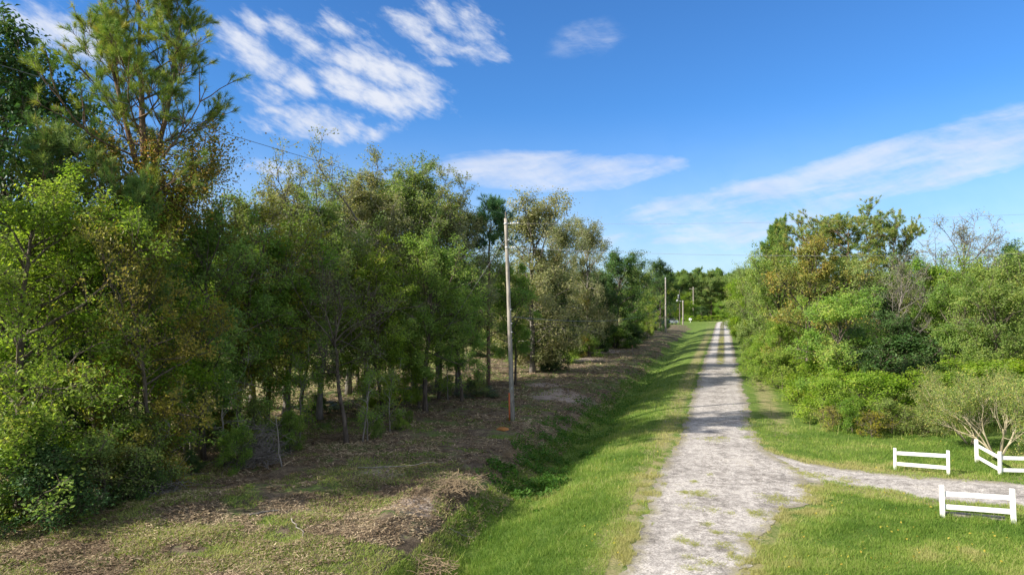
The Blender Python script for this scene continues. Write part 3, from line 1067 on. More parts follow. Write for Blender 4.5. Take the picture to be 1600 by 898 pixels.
species('n_olive', tree_meshes, 'oak_tree', seed=15, H=15, base=0.30, Rr=3.9, n1=52, n2=9, n3=6, leaf=0.14, npt=15, sig=0.15, mat='grey_olive', bark='twig_grey', tr=0.2, bare=0.12, elev=(5, 75), clump=0.25, lift=0.06)
species('n_olive2', tree_meshes, 'oak_tree', seed=16, H=15, base=0.28, Rr=3.7, n1=50, n2=9, n3=6, leaf=0.14, npt=16, sig=0.16, mat='olive', bark='twig_grey', tr=0.2, bare=0.10, elev=(5, 75), clump=0.3, lift=0.06)
species('n_yellow', tree_meshes, 'broadleaf_tree', seed=17, H=11, base=0.12, Rr=3.2, prof=col_prof, n1=34, n2=8, n3=6, leaf=0.13, npt=13, sig=0.16, mat='yellow', tr=0.13, clump=0.35)
species('bare', tree_meshes, 'bare_tree', seed=25, H=10.5, base=0.42, Rr=3.4, n1=22, n2=8, n3=6, leaf=0.10, npt=5, sig=0.2, mat='olive', bark='bark', tr=0.13, bare=0.5, elev=(25, 70), lean=(-1.3, 0.5), twig_r=0.014)
# farther kinds with coarser leaves
species('f_green', tree_meshes, 'broadleaf_tree', seed=31, H=13, base=0.12, Rr=4.2, prof=col_prof, n1=46, n2=8, n3=6, leaf=0.2, npt=16, sig=0.26, mat='green', tr=0.2, clump=0.35)
species('f_dark', tree_meshes, 'oak_tree', seed=32, H=13, base=0.06, Rr=4.4, prof=col_prof, n1=52, n2=8, n3=6, leaf=0.2, npt=17, sig=0.26, mat='dark', tr=0.22, clump=0.35)
species('f_olive', tree_meshes, 'oak_tree', seed=33, H=15, base=0.12, Rr=4.4, n1=54, n2=8, n3=6, leaf=0.18, npt=16, sig=0.26, mat='grey_olive', bark='twig_grey', tr=0.22, bare=0.10, elev=(5, 72), clump=0.3)
species('f_olive2', tree_meshes, 'oak_tree', seed=34, H=13, base=0.10, Rr=4.2, prof=col_prof, n1=48, n2=8, n3=6, leaf=0.19, npt=16, sig=0.26, mat='olive', tr=0.2, bare=0.05, clump=0.35)
species('f_bright', tree_meshes, 'broadleaf_tree', seed=35, H=9, base=0.08, Rr=3.4, prof=col_prof, n1=34, n2=7, n3=5, leaf=0.18, npt=16, sig=0.2, mat='bright', tr=0.15, clump=0.35)
species('f_orange', tree_meshes, 'vine_draped_tree', seed=36, H=12, base=0.05, Rr=4.0, prof=col_prof, n1=36, n2=8, n3=6, leaf=0.16, npt=16, sig=0.2, mat='orange', tr=0.2, clump=0.35, tinthi=0.62)
species('f_grey', tree_meshes, 'bare_tree', seed=37, H=13, base=0.3, Rr=5.0, n1=28, n2=8, n3=7, leaf=0.13, npt=5, sig=0.28, mat='grey_olive', bark='twig_grey', tr=0.2, bare=0.45, elev=(20, 70), lean=(2.0, 0.0), twig_r=0.018)
# pines
species('p_main', pine_meshes, 'pine_tree', seed=41, H=22.5, base=0.50, Rr=5.0, n1=32, n2=6, n3=4, nl=0.36, nn=52, tr=0.26, leaders=[(12.8, 1.5, -0.4, 21.0), (13.2, -1.6, 0.4, 20.0)], width=0.015, elev=(22, 62), lean=(-0.6, 0), tq=(0.05, 0.65), lift=0.05, prof=(lambda t: 0.30 + 0.75 * (1 - t) ** 0.8))
species('p_dark', pine_meshes, 'pine_tree', seed=42, H=19, base=0.45, Rr=3.4, n1=44, n2=8, n3=5, nl=0.30, nn=40, mat='needle_dark', tr=0.22, width=0.022, elev=(5, 55))
species('p_young', pine_meshes, 'pine_tree', seed=43, H=12, base=0.45, Rr=2.4, n1=26, n2=6, n3=4, nl=0.38, nn=46, mat='needle', tr=0.12, width=0.018, elev=(15, 60), tq=(0.0, 0.5))
species('p_slim', pine_meshes, 'pine_tree', seed=44, H=14.5, base=0.78, Rr=1.7, n1=22, n2=6, n3=4, nl=0.40, nn=44, mat='needle_dark', tr=0.16, width=0.022, elev=(-5, 60), stub=12)
species('p_umb', pine_meshes, 'pine_tree', seed=45, H=15.5, base=0.55, Rr=5.0, n1=34, n2=9, n3=6, nl=0.32, nn=34, mat='needle', tr=0.26, width=0.03, elev=(22, 30), prof=umb_prof, lift=0.03, tq=(0.15, 0.7), spread=1.3)
species('p_far', pine_meshes, 'pine_tree', seed=46, H=18, base=0.35, Rr=4.0, n1=44, n2=8, n3=5, nl=0.55, nn=30, mat='needle', tr=0.25, width=0.06, elev=(10, 50), tq=(0.0, 0.5), spread=1.3)
# shrubs
species('s_vine', tree_meshes, 'vine_covered_shrub', seed=51, H=3.2, base=0.02, Rr=2.3, prof=low_prof, n1=30, n2=6, n3=5, leaf=0.12, npt=15, sig=0.17, mat='bright', tr=0.05, elev=(5, 80), clump=0.3, up=0.55)
species('s_green', tree_meshes, 'shrub', seed=52, H=3.0, base=0.03, Rr=1.9, prof=low_prof, n1=28, n2=6, n3=5, leaf=0.11, npt=14, sig=0.16, mat='green', tr=0.05, elev=(8, 80), clump=0.3, up=0.5)
species('s_olive', tree_meshes, 'shrub', seed=53, H=2.6, base=0.03, Rr=1.8, prof=low_prof, n1=26, n2=6, n3=5, leaf=0.10, npt=12, sig=0.17, mat='olive', tr=0.05, elev=(8, 80), clump=0.4, bare=0.1)
species('s_yellow', tree_meshes, 'shrub', seed=54, H=1.6, base=0.03, Rr=1.3, prof=low_prof, n1=20, n2=5, n3=4, leaf=0.09, npt=9, sig=0.14, mat='yellow', tr=0.03, elev=(15, 80), clump=0.4, bare=0.15)
species('s_sap', tree_meshes, 'sapling', seed=55, H=5.0, base=0.22, Rr=1.3, n1=16, n2=5, n3=4, leaf=0.12, npt=9, sig=0.16, mat='green', bark='bark_pale', tr=0.045, elev=(25, 70), clump=0.3, bare=0.1)
species('s_dark', tree_meshes, 'shrub', seed=56, H=2.4, base=0.03, Rr=1.8, prof=low_prof, n1=26, n2=6, n3=5, leaf=0.11, npt=13, sig=0.17, mat='dark', tr=0.05, elev=(8, 80), clump=0.4)


def place(key, u, vt, Y, label, cat='tree', wid=1.0, group=None, rz=None):
    X = at(u, Y)
    z = gz(X, Y)
    return plant(key, X, Y, hgt(vt, Y) - z, label, cat, group, rz, wid, z)


TAKEN = []


def T(key, u, vt, Y, label, cat='tree', wid=1.0, group=None, rz=None):
    TAKEN.append((at(u, Y), Y))
    return place(key, u, vt, Y, label, cat, wid, group, rz)


# ---- left belt, from the near corner to the far end
T('f_dark', 8, 36, 29.5, 'tall dark leafy oak at the left edge, behind the near thicket', 'oak', 0.8)
T('f_dark', 60, 345, 31.0, 'dark green oak behind the bright thicket at the left edge', 'oak', 0.8)
T('f_dark', 165, 350, 33.0, 'dark green oak behind the trees left of the big pine', 'oak', 0.8)
T('f_green', 285, 352, 36.0, 'mid green tree in the shade behind the big pine trunk', 'tree', 0.75)
T('n_green', 365, 372, 39.0, 'mid green tree in the shade one row behind the twig heap', 'tree', 1.0)
T('n_green2', 470, 392, 44.0, 'mid green tree in the shade one row behind the bare tree', 'tree', 1.0)
T('n_green', 560, 402, 50.0, 'mid green tree in the shade below the tallest grey oak', 'tree', 1.0)
T('n_bright', 35, 262, 23.0, 'bright green vine-draped tree at the left edge, leafy down to the ground', 'tree', 1.05)
T('n_bright2', 150, 268, 25.5, 'leafy bright green tree just left of the big pine, leaves reaching almost to the ground', 'tree', 1.1)
T('p_young', 78, 188, 27.0, 'young pine with pale long needles rising above the bright green thicket, left edge', 'pine', 1.1)
mp = T('p_main', 250, -95, 28.6, 'tallest pine, forked open crown cut by the top of the photo, vines round its middle', 'pine', 1.0, rz=0.35)
T('n_yellow', 235, 330, 25.2, 'yellow-green tree hung with vines in front of the big pine trunk', 'tree', 0.8)
T('p_young', 215, 262, 26.5, 'young pine with drooping pale needles against the lower crown of the big pine', 'pine', 0.7)
T('n_green', 318, 318, 29.8, 'mid green tree directly right of the big pine, thick crown over a dark trunk', 'tree', 0.95)
T('n_yellow', 375, 318, 33.5, 'yellowing tree showing between the big pine and the grey-topped oaks', 'tree', 0.95)
T('n_olive', 448, 255, 41.0, 'grey-topped oak with sparse upper twigs, first to the right of the big pine', 'oak', 1.05)
T('n_green2', 415, 345, 34.5, 'dark leafed tree with a wide low crown left of the bare-limbed tree', 'tree', 1.1)
T('bare', 543, 372, 32.9, 'thin nearly leafless tree with pale grey limbs and a bent trunk at the wood edge', 'bare tree', 1.0, rz=0.0)
T('n_olive2', 500, 298, 39.5, 'olive yellow oak crown rising right behind the nearly leafless tree', 'oak', 1.0)
T('n_olive', 572, 236, 46.0, 'tall oak with the highest grey twiggy top of the middle trees', 'oak', 1.0)
T('n_olive2', 648, 240, 47.0, 'tall olive oak with a ragged twiggy top, second peak of the middle trees', 'oak', 1.0)
T('n_olive2', 612, 268, 52.0, 'olive oak filling the dip between the two tallest peaks of the middle trees', 'oak', 1.1)
T('n_olive', 685, 262, 54.0, 'grey oak right of the second peak, standing one row back', 'oak', 1.1)
T('n_olive2', 545, 285, 50.0, 'olive oak left of the tallest peak, standing one row back', 'oak', 1.1)
T('n_olive2', 395, 296, 43.0, 'olive oak between big pine and first grey-topped oak, one row back', 'oak', 1.1)
T('n_bright2', 600, 372, 40.5, 'bright green tree with a full crown below the two tallest oaks', 'tree', 1.0)
T('n_green', 665, 365, 42.5, 'mid green tree at the wood edge halfway between bare tree and utility pole', 'tree', 1.0)
T('n_olive', 715, 274, 50.0, 'grey-olive oak whose peak stands just left of the slim pine', 'oak', 0.95)
T('n_green2', 722, 398, 46.5, 'green tree with leaning thin trunk left of the guyed utility pole', 'tree', 0.9)
T('p_slim', 763, 306, 52.0, 'slim pine with one dark tuft at its top, close behind the near utility pole', 'pine', 1.0)
T('f_olive', 832, 306, 64.0, 'large grey-olive oak filling the space right of the near utility pole', 'oak', 1.05)
T('n_green2', 800, 395, 56.0, 'mid green tree right behind the near utility pole', 'tree', 0.95)
T('f_olive', 872, 335, 75.0, 'grey-olive oak on the right shoulder of the largest roadside oak', 'oak', 0.85)
T('f_dark', 862, 430, 66.0, 'lower dark green tree at the wood edge under the largest roadside oak', 'oak', 0.85)
T('f_olive', 917, 340, 86.0, 'narrow oak with a pointed grey top and a moss-hung left side', 'oak', 0.72)
T('f_orange', 898, 440, 82.0, 'yellow and rust leafed tree below the narrow pointed oak', 'tree', 0.7)
T('f_dark', 965, 392, 98.0, 'rounded dark green oak past the narrow pointed oak, leafy to the ground', 'oak', 0.95)
T('f_dark', 935, 425, 90.0, 'dark green oak tucked in front of the rounded dark oak on its left side', 'oak', 0.8)
T('f_olive2', 994, 410, 124.0, 'olive oak with a rounded top, left of the last dark oak of the row', 'oak', 0.95)
T('f_dark', 1031, 406, 149.0, 'last and darkest oak of the left row, right behind the second utility pole', 'oak', 0.72)
T('f_bright', 1011, 457, 118.0, 'small bright green tree standing out in front of the far dark oaks', 'tree', 0.72)
T('f_green', 985, 440, 110.0, 'mid green tree between the rounded dark oak and the small bright green tree', 'tree', 0.9)

# vines and dead leaves hung around the middle of the big pine
def vine_sleeve():
    g = np.random.default_rng(77)
    A_ = Acc()
    n = 34000
    zz = g.beta(2.0, 2.2, n) * 6.4 + 9.2
    a = g.uniform(0, 2 * PI, n)
    lump = 0.5 + 0.7 * vnoise(a * 1.5, zz * 0.9, 1.0)
    r = np.abs(g.normal(0, 1, n)) * 0.85 * lump * (1.5 - 0.8 * np.abs(zz - 12.2) / 3.2)
    # three hanging lobes along the big limbs
    lx = g.choice([0, 1, 2, 3], n, p=[0.4, 0.25, 0.2, 0.15])
    off = np.array([[0, 0], [1.6, 0.2], [-1.7, -0.2], [2.6, -0.3]])[lx]
    k = np.clip((zz - 10.2) / 3, 0, 1)[:, None]
    c = np.stack([np.cos(a) * r - 0.3, np.sin(a) * r, zz], -1)
    c[:, :2] += off * k
    c[:, 2] += np.array([0, 0.3, 0.0, 0.9])[lx] * k[:, 0]
    leaves(A_, c, 0.105, g, 0.75, 0.3, np.clip(g.beta(1.6, 1.8, n), 0, 1))
    P = []
    for i in range(9):
        aa = g.uniform(0, 2 * PI)
        t = np.linspace(0, 1, 12)
        P.append(np.stack([0.3 * np.cos(aa + t * 5) - 0.4 * t, 0.3 * np.sin(aa + t * 5), 0.2 + t * 12.5], -1))
    W_ = Acc()
    W_.tubes(np.array(P), np.full(12, 0.02), 4)
    v = link('vine', A_.mesh('vine_leaves', M['orange'], smooth=False), mp)
    link('vine_stem', W_.mesh('vine_stems', M['bark']), v)


vine_sleeve()

# ---- second and third row of the left belt (nothing tells these apart)
def far_enough(x, y, dmin):
    return all((x - a) ** 2 + (y - b) ** 2 > dmin ** 2 for a, b in TAKEN)


LBL = {
    'n_green': 'mid green tree in the depth of the left woods, behind the trees of the front row',
    'f_green': 'mid green tree in the depth of the left woods, behind the trees of the front row',
    'f_olive2': 'olive oak in the depth of the left woods, behind the trees of the front row',
    'n_olive2': 'olive oak in the depth of the left woods, behind the trees of the front row',
    'f_dark': 'dark green oak in the depth of the left woods, behind the trees of the front row',
}
random.seed(21)
pts = []
for s_ in np.arange(27, 150, 6.2):
    for d_ in ((24.0,) if s_ < 47 else (() if s_ < 74 else (24.5, 30.5))):
        pts.append((s_ + random.uniform(-1.8, 1.8) + (3 if d_ > 26 else 0), d_ + random.uniform(-2, 2)))
for (s_, d_) in pts:
    x, y = xy(s_, d_)
    if not far_enough(x, y, 3.6):
        continue
    TAKEN.append((x, y))
    if s_ < 60:
        k = random.choice(['n_green', 'n_green2', 'n_olive2', 'n_green'])
        h = random.uniform(10, 13)
    else:
        k = random.choice(['f_green', 'f_olive2', 'f_dark', 'f_olive2'])
        h = random.uniform(10, 12.5)
    kind = 'oak' if 'olive' in k or 'dark' in k else 'tree'
    word = {'n_green': 'mid green tree', 'n_green2': 'mid green tree', 'f_green': 'mid green tree', 'n_olive2': 'olive oak', 'f_olive2': 'olive oak', 'f_dark': 'dark green oak'}[k]
    plant(k, x, y, h, word + ' in the depth of the left woods, behind the front row of trees', kind, word + 's in the depth of the left woods')
# woods on the far side of the clearing
for s_ in np.arange(35, 215, 7.0):
    for d_ in (68, 76):
        x, y = xy(s_ + random.uniform(-2, 2), d_ + random.uniform(-3, 3))
        k = random.choice(['f_bright', 'f_olive2', 'f_green'])
        word = {'f_bright': 'bright green tree', 'f_olive2': 'olive oak', 'f_green': 'mid green tree'}[k]
        plant(k, x, y, random.uniform(9, 12), word + ' beyond the sunlit clearing behind the left woods', 'tree' if k != 'f_olive2' else 'oak', word + 's beyond the clearing', wid=1.25)

# ---- right side woods
T('f_orange', 1262, 372, 55.0, 'rust and green vine-draped tree leading the right woods, closest to the road bend', 'tree', 1.0)
T('f_olive2', 1222, 384, 62.0, 'olive oak at the road edge left of the rust-coloured vine tree', 'oak', 0.85)
T('p_far', 1216, 342, 74.0, 'small pine crown poking up at the left shoulder of the right woods', 'pine', 0.75)
T('f_olive2', 1185, 398, 82.0, 'olive roadside oak at the left end of the right woods', 'oak', 0.8)
T('f_bright', 1162, 432, 98.0, 'bright green tree beside the narrow far part of the road', 'tree', 0.9)
T('f_olive2', 1158, 420, 112.0, 'farthest olive oak on the right verge of the road', 'oak', 0.75)
T('p_umb', 1325, 316, 62.0, 'broad flat-topped pine, the highest crown over the right woods', 'pine', 1.15, rz=1.0)
T('p_umb', 1272, 335, 66.0, 'flat-topped pine touching the left side of the broad flat-topped pine', 'pine', 1.0, rz=4.0)
T('p_umb', 1392, 328, 64.0, 'smaller flat-topped pine touching the right side of the broad flat-topped pine', 'pine', 0.8, rz=2.5)
T('f_grey', 1480, 336, 60.0, 'leaning grey nearly leafless tree above the right woods', 'bare tree', 1.0, rz=0.0)
T('f_grey', 1395, 395, 52.0, 'smaller tangle of bare grey limbs between the flat-topped pine and the leaning grey tree', 'bare tree', 0.8, rz=0.4)
T('f_olive2', 1330, 398, 56.0, 'olive oak under the broad flat-topped pine', 'oak', 0.95)
T('f_green', 1445, 402, 54.0, 'mid green tree in the middle of the right woods', 'tree', 1.0)
T('f_olive2', 1520, 398, 52.0, 'olive oak under the leaning grey tree', 'oak', 1.0)
T('f_olive2', 1590, 392, 50.0, 'olive oak cut by the right edge of the photo', 'oak', 1.0)
T('f_dark', 1588, 380, 70.0, 'dark round treetop showing over the woods at the right edge', 'oak', 1.0)
T('f_green', 1497, 440, 46.5, 'lower green tree right of the dark hollow, covered in creepers', 'tree', 1.0)
T('f_green', 1560, 430, 43.5, 'lower green tree behind the leafless shrub at the right edge', 'tree', 1.05)
T('f_green', 1305, 450, 43.5, 'green creeper-covered tree left of the dark hollow', 'tree', 1.25)
T('f_dark', 1375, 455, 53.0, 'dark green tree at the back of the dark hollow', 'tree', 0.95)
T('f_bright', 1215, 500, 56.0, 'bright green round tree close to the road in front of the rust-coloured tree', 'tree', 0.8)

for s_ in np.arange(60, 150, 6.0):
    for d_ in (-8.5, -15, -22):
        x, y = xy(s_ + random.uniform(-1.5, 1.5), d_ + random.uniform(-1.5, 1.5))
        if not far_enough(x, y, 3.5):
            continue
        TAKEN.append((x, y))
        k = random.choice(['f_olive2', 'f_green', 'f_olive2', 'f_bright', 'f_orange'])
        word = {'f_bright': 'bright green tree', 'f_olive2': 'olive oak', 'f_green': 'mid green tree', 'f_orange': 'rust-tinged tree'}[k]
        plant(k, x, y, random.uniform(8, 10.5), word + ' in the unbroken roadside mass of the right woods', 'oak' if 'oak' in word else 'tree', word + 's of the right woods')
for k_ in range(26):
    x = random.uniform(34, 66)
    y = random.uniform(50, 90)
    if not far_enough(x, y, 4.0) or sd(x, y)[1] > -8:
        continue
    TAKEN.append((x, y))
    k = random.choice(['f_olive2', 'f_green', 'f_dark'])
    word = {'f_olive2': 'olive oak', 'f_green': 'mid green tree', 'f_dark': 'dark green oak'}[k]
    plant(k, x, y, random.uniform(9, 11), word + ' in the deep part of the right woods', 'oak' if 'oak' in word else 'tree', word + 's deep in the right woods')

# ---- far woods closing the view at the end of the road
for i in range(34):
    y = 236 + (i % 3) * 14 + random.uniform(-3, 3)
    u = 1030 + i * 5.4
    x = at(u, y)
    TAKEN.append((x, y))
    k = ['f_olive2', 'p_far', 'f_green', 'p_far'][i % 4]
    word = {'p_far': 'round-topped pine', 'f_olive2': 'olive tree', 'f_green': 'mid green tree'}[k]
    h = (15.5 + 1.2 * (i % 3) + random.uniform(-1.5, 1.5)) * (1 if k == 'p_far' else 0.92)
    plant(k, x, y, h, word + ' in the distant woods closing off the end of the road', 'pine' if k == 'p_far' else 'tree', word + 's of the distant woods', wid=1.1)
for i in range(60):
    y = random.uniform(290, 330)
    u = random.uniform(860, 1800)
    x = at(u, y)
    if not far_enough(x, y, 4.5):
        continue
    TAKEN.append((x, y))
    k = random.choice(['p_far', 'p_far', 'f_green', 'f_olive2'])
    word = {'p_far': 'round-topped pine', 'f_olive2': 'olive tree', 'f_green': 'mid green tree'}[k]
    h = random.uniform(14.5, 18.5) if k == 'p_far' else random.uniform(11, 15)
    plant(k, x, y, h, word + ' in the distant woods closing off the end of the road', 'pine' if k == 'p_far' else 'tree', word + 's of the distant woods', wid=1.25)
for (u, vt, Y, k, lb) in [(1048, 452, 215, 'f_bright', 'bright green tree behind the parked cars at the end of the grass'),
                          (1060, 462, 222, 'f_bright', 'bright green tree directly behind the two far poles'),
                          (1096, 478, 214, 'f_dark', 'dark low spreading tree past the far poles'),
                          (1085, 474, 219, 'f_green', 'low green tree whose crown spreads over the far lawn'),
                          (1125, 470, 226, 'f_green', 'green tree standing over the vanishing point of the road'),
                          (1172, 450, 185, 'f_grey', 'pale leafless tree leaning over the far end of the road')]:
    T(k, u, vt, Y, lb, 'bare tree' if k == 'f_grey' else 'tree', 1.4)
for (u, vt, Y) in [(1070, 492, 210), (1080, 493, 208), (1092, 492, 209), (1103, 493, 210), (1113, 492, 212), (1122, 492, 214)]:
    place('s_vine', u, vt, Y, 'bright green bush in the row along the far side of the distant lawn', 'bush', 1.5, 'bushes along the distant lawn')

# ---- shrubs on the right front edge
RS = [
    ('s_vine', 1175, 545, 62, 1.2, 'leafy green bush touching the grass verge where the right woods start'),
    ('s_green', 1195, 548, 57, 1.2, 'dark green bush beside the verge, second from the far end of the right thicket'),
    ('s_vine', 1222, 545, 52, 1.3, 'broad bright bush at the bend of the right thicket'),
    ('s_green', 1190, 520, 66, 1.3, 'taller green bush under the olive roadside oaks'),
    ('s_vine', 1262, 560, 45, 1.2, 'vine-covered mound left of the palm'),
    ('s_vine', 1300, 545, 44, 1.2, 'vine-covered mound directly under the palm'),
    ('s_vine', 1285, 588, 38.5, 1.2, 'bright low vine mound at the left corner of the right thicket'),
    ('s_vine', 1340, 578, 38.5, 1.3, 'bright vine mound reaching up in front of the dark hollow'),
    ('s_green', 1330, 618, 35.8, 1.1, 'low green bush at the grass edge below the vine mounds'),
    ('s_vine', 1400, 582, 38.5, 1.3, 'vine mound under the right half of the dark hollow'),
    ('s_olive', 1392, 622, 35.4, 1.2, 'low reddish-olive bush at the middle of the grass edge'),
    ('s_vine', 1460, 578, 38.5, 1.3, 'vine mound left of the leafless shrub'),
    ('s_olive', 1440, 628, 35.2, 1.1, 'low olive bush just left of the leafless shrub'),
    ('s_green', 1500, 600, 36.4, 1.1, 'green bush directly behind the leafless shrub'),
    ('s_vine', 1530, 560, 40, 1.4, 'broad vine mound behind the leafless shrub'),
    ('s_green', 1585, 590, 37, 1.3, 'green bush at the right edge behind the white corner fence'),
    ('s_vine', 1600, 560, 41, 1.4, 'vine mound cut by the right edge of the photo'),
    ('s_yellow', 1360, 640, 34.6, 1.2, 'small reddish weedy bush on the grass edge left of the single fence section'),
    ('s_yellow', 1300, 632, 36.5, 1.1, 'small yellow-green weedy bush at the left end of the grass edge'),
    ('s_dark', 1405, 520, 50, 1.3, 'shaded bush inside the dark hollow'),
    ('s_dark', 1450, 525, 48.5, 1.3, 'shaded bush at the right end of the dark hollow'),
]
for (k, u, vt, Y, wd, lb) in RS:
    place(k, u, vt, Y, lb, 'bush', wd)
for i in range(14):
    s_ = 70 + i * 6.0
    x, y = xy(s_, -4.6 + random.uniform(-0.5, 0.4))
    plant(random.choice(['s_vine', 's_green']), x, y, random.uniform(2.4, 3.8), 'green bush in the continuous hedge-like edge along the right verge of the far road', 'bush', 'bushes along the right verge of the far road', wid=1.2, name='shrub')

# ---- understorey of the left belt
LS = [
    ('s_green', 30, 640, 21.5, 1.3, 'dark leafy bush in the bottom corner of the left thicket'),
    ('s_dark', 85, 690, 21.3, 1.2, 'shaded bush at the foot of the left thicket, second from the edge'),
    ('s_olive', 165, 680, 22.6, 1.2, 'tangled yellow-green bush at the edge of the cleared strip'),
    ('s_dark', 225, 705, 23.5, 0.9, 'dark bush left of the big pine trunk foot'),
    ('s_olive', 200, 640, 24.2, 1.1, 'olive bush in front of the big pine'),
    ('s_dark', 300, 700, 27.5, 0.9, 'dark low bush just right of the big pine trunk foot'),
    ('s_green', 372, 665, 28.0, 0.9, 'green bush behind the heap of grey twigs'),
    ('s_olive', 400, 620, 31.5, 0.9, 'olive bush in the shade left of the bare tree'),
    ('s_green', 455, 640, 31.0, 0.8, 'green bush next to the foot of the bare tree'),
    ('s_sap', 350, 540, 29.0, 1.0, 'leafy sapling with a thin pale stem between big pine and twig heap'),
    ('s_sap', 300, 520, 30.5, 1.0, 'leafy sapling close right of the big pine'),
    ('s_sap', 470, 530, 33.5, 0.8, 'leafy sapling left of the bent trunk of the bare tree'),
    ('s_sap', 575, 560, 33.8, 0.9, 'leafy sapling right of the bent trunk of the bare tree'),
    ('s_sap', 610, 560, 36.0, 0.9, 'leafy sapling near the yellow guard of the guy wire'),
    ('s_green', 590, 655, 34.0, 0.8, 'low green bush right of the bare tree at the wood edge'),
    ('s_green', 640, 640, 38.0, 0.8, 'low green bush at the wood edge beside the guy wire anchor'),
    ('s_sap', 265, 560, 27.0, 1.5, 'bushy sapling hiding the right side of the big pine trunk'),
    ('s_vine', 625, 640, 36.5, 0.9, 'bright low bush near the foot of the guy wire'),
    ('n_bright2', 655, 500, 44.0, 1.0, 'bright green young tree between guy wire and slim pine'),
    ('s_sap', 700, 545, 47.0, 1.3, 'leafy sapling left of the crooked dark trunk'),
    ('s_olive', 745, 580, 49.5, 1.0, 'bush of arching leaves at the foot of the slim pine'),
    ('s_green', 700, 585, 52.0, 1.1, 'shaded bush between the trunks left of the slim pine'),
    ('s_vine', 880, 525, 74.0, 1.3, 'bright bush at the wood edge below the large roadside oak'),
    ('s_green', 920, 520, 82.0, 1.3, 'green bush at the wood edge below the narrow pointed oak'),
    ('s_vine', 895, 515, 86.0, 1.1, 'yellow-green bush catching light beside the narrow pointed oak'),
    ('s_green', 960, 508, 96.0, 1.5, 'green bush at the foot of the rounded dark oak'),
    ('s_dark', 985, 505, 106.0, 1.5, 'dark bush filling the edge past the rounded dark oak'),
]
for (k, u, vt, Y, wd, lb) in LS:
    place(k, u, vt, Y, lb, 'sapling' if k == 's_sap' else ('tree' if k[0] == 'n' else 'bush'), wd)
random.seed(5)
for i in range(16):
    s_ = random.uniform(27, 52) if i < 11 else random.uniform(52, 80)
    x, y = xy(s_, random.uniform(21, 33))
    k = random.choice(['s_sap', 's_dark', 's_green', 's_sap'])
    plant(k, x, y, random.uniform(3.2, 5.5) if k == 's_sap' else random.uniform(1.0, 2.0),
          ('thin sapling' if k == 's_sap' else 'low bush') + ' in the shaded undergrowth of the left woods', 'sapling' if k == 's_sap' else 'bush',
          ('saplings' if k == 's_sap' else 'bushes') + ' in the left undergrowth')


# ---- palms
def fan_palm_meshes(seed, H=4.0, nf=22, rf=1.0, trunk=True):
    g = np.random.default_rng(seed)
    wood, fol = Acc(), Acc()
    if trunk:
        t = np.linspace(0, 1, 10)
        wood.tubes(np.stack([0.1 * t ** 2, 0 * t, t * H - 0.1], -1)[None], 0.16 + 0.03 * np.sin(t * 40), 10)
    for i in range(nf):
        a = i * 2.399 + g.normal(0, 0.2)
        e = R(g.uniform(-35, 80))
        d = np.array([math.cos(a) * math.cos(e), math.sin(a) * math.cos(e), math.sin(e)])
        o = np.array([0.1 if trunk else 0, 0, H if trunk else 0.05])
        L = g.uniform(0.7, 1.1) * rf
        c = o + d * L
        c[2] -= 0.1 * L
        wood.tubes(np.array([o, o + d * L * 0.5 + [0, 0, 0.04], c])[None], np.array([0.022, 0.015, 0.01]), 4)
        side = nrm(np.cross(d, [0, 0, 1.0]))
        upv = np.cross(side, d)
        n = 26
        for j in range(n):
            b = R(-125 + 250 * j / (n - 1))
            dir_ = d * math.cos(b) + side * math.sin(b)
            ln = rf * 0.75 * (0.75 + 0.25 * math.cos(b)) * g.uniform(0.9, 1.1)
            fold = 0.10 * rf * (1 if j % 2 else -1) * 0.3
            w_ = np.cross(dir_, upv) * 0.028 * rf
            p0, p1 = c, c + dir_ * ln * 0.6 + upv * fold
            p2 = c + dir_ * ln + upv * fold - np.array([0, 0, 0.22 * ln])
            fol.add([p0, p1 + w_, p2, p1 - w_], [(0, 1, 2, 3)], tint=np.array([g.random()]))
    return wood.mesh('palm_stem', M['bark']), fol.mesh('palm_fronds', M['bluish'], smooth=False)


def palm(ms, X, Y, label, name, k=1.0, group=None):
    r = empty(name, (X, Y, gz(X, Y)), random.uniform(0, 6), label, 'palm', group)
    r.scale = (k, k, k)
    link('trunk', ms[0], r)
    link('frond', ms[1], r)


pm = fan_palm_meshes(3, 4.6, 26, 1.25)
palm(pm, at(1338, 43.5), 43.5, 'cabbage palm with blue-green fan fronds on the left rim of the dark hollow', 'palm_tree', 0.85)
ps = fan_palm_meshes(4, 0.3, 16, 1.0, False)
for (u, v, k, lb) in [(422, 700, 1.0, 'grey-green fan palmetto beside the heap of grey twigs'),
                      (388, 640, 0.9, 'fan palmetto in the shade behind the twig heap'),
                      (745, 618, 1.1, 'fan palmetto at the wood edge left of the near utility pole'),
                      (640, 612, 1.0, 'fan palmetto deep under the trees left of the guy wire anchor'),
                      (500, 640, 0.9, 'fan palmetto in the shade just left of the bare tree')]:
    x, y = gpt(u, v)
    palm(ps, x, y, lb, 'palmetto', k)


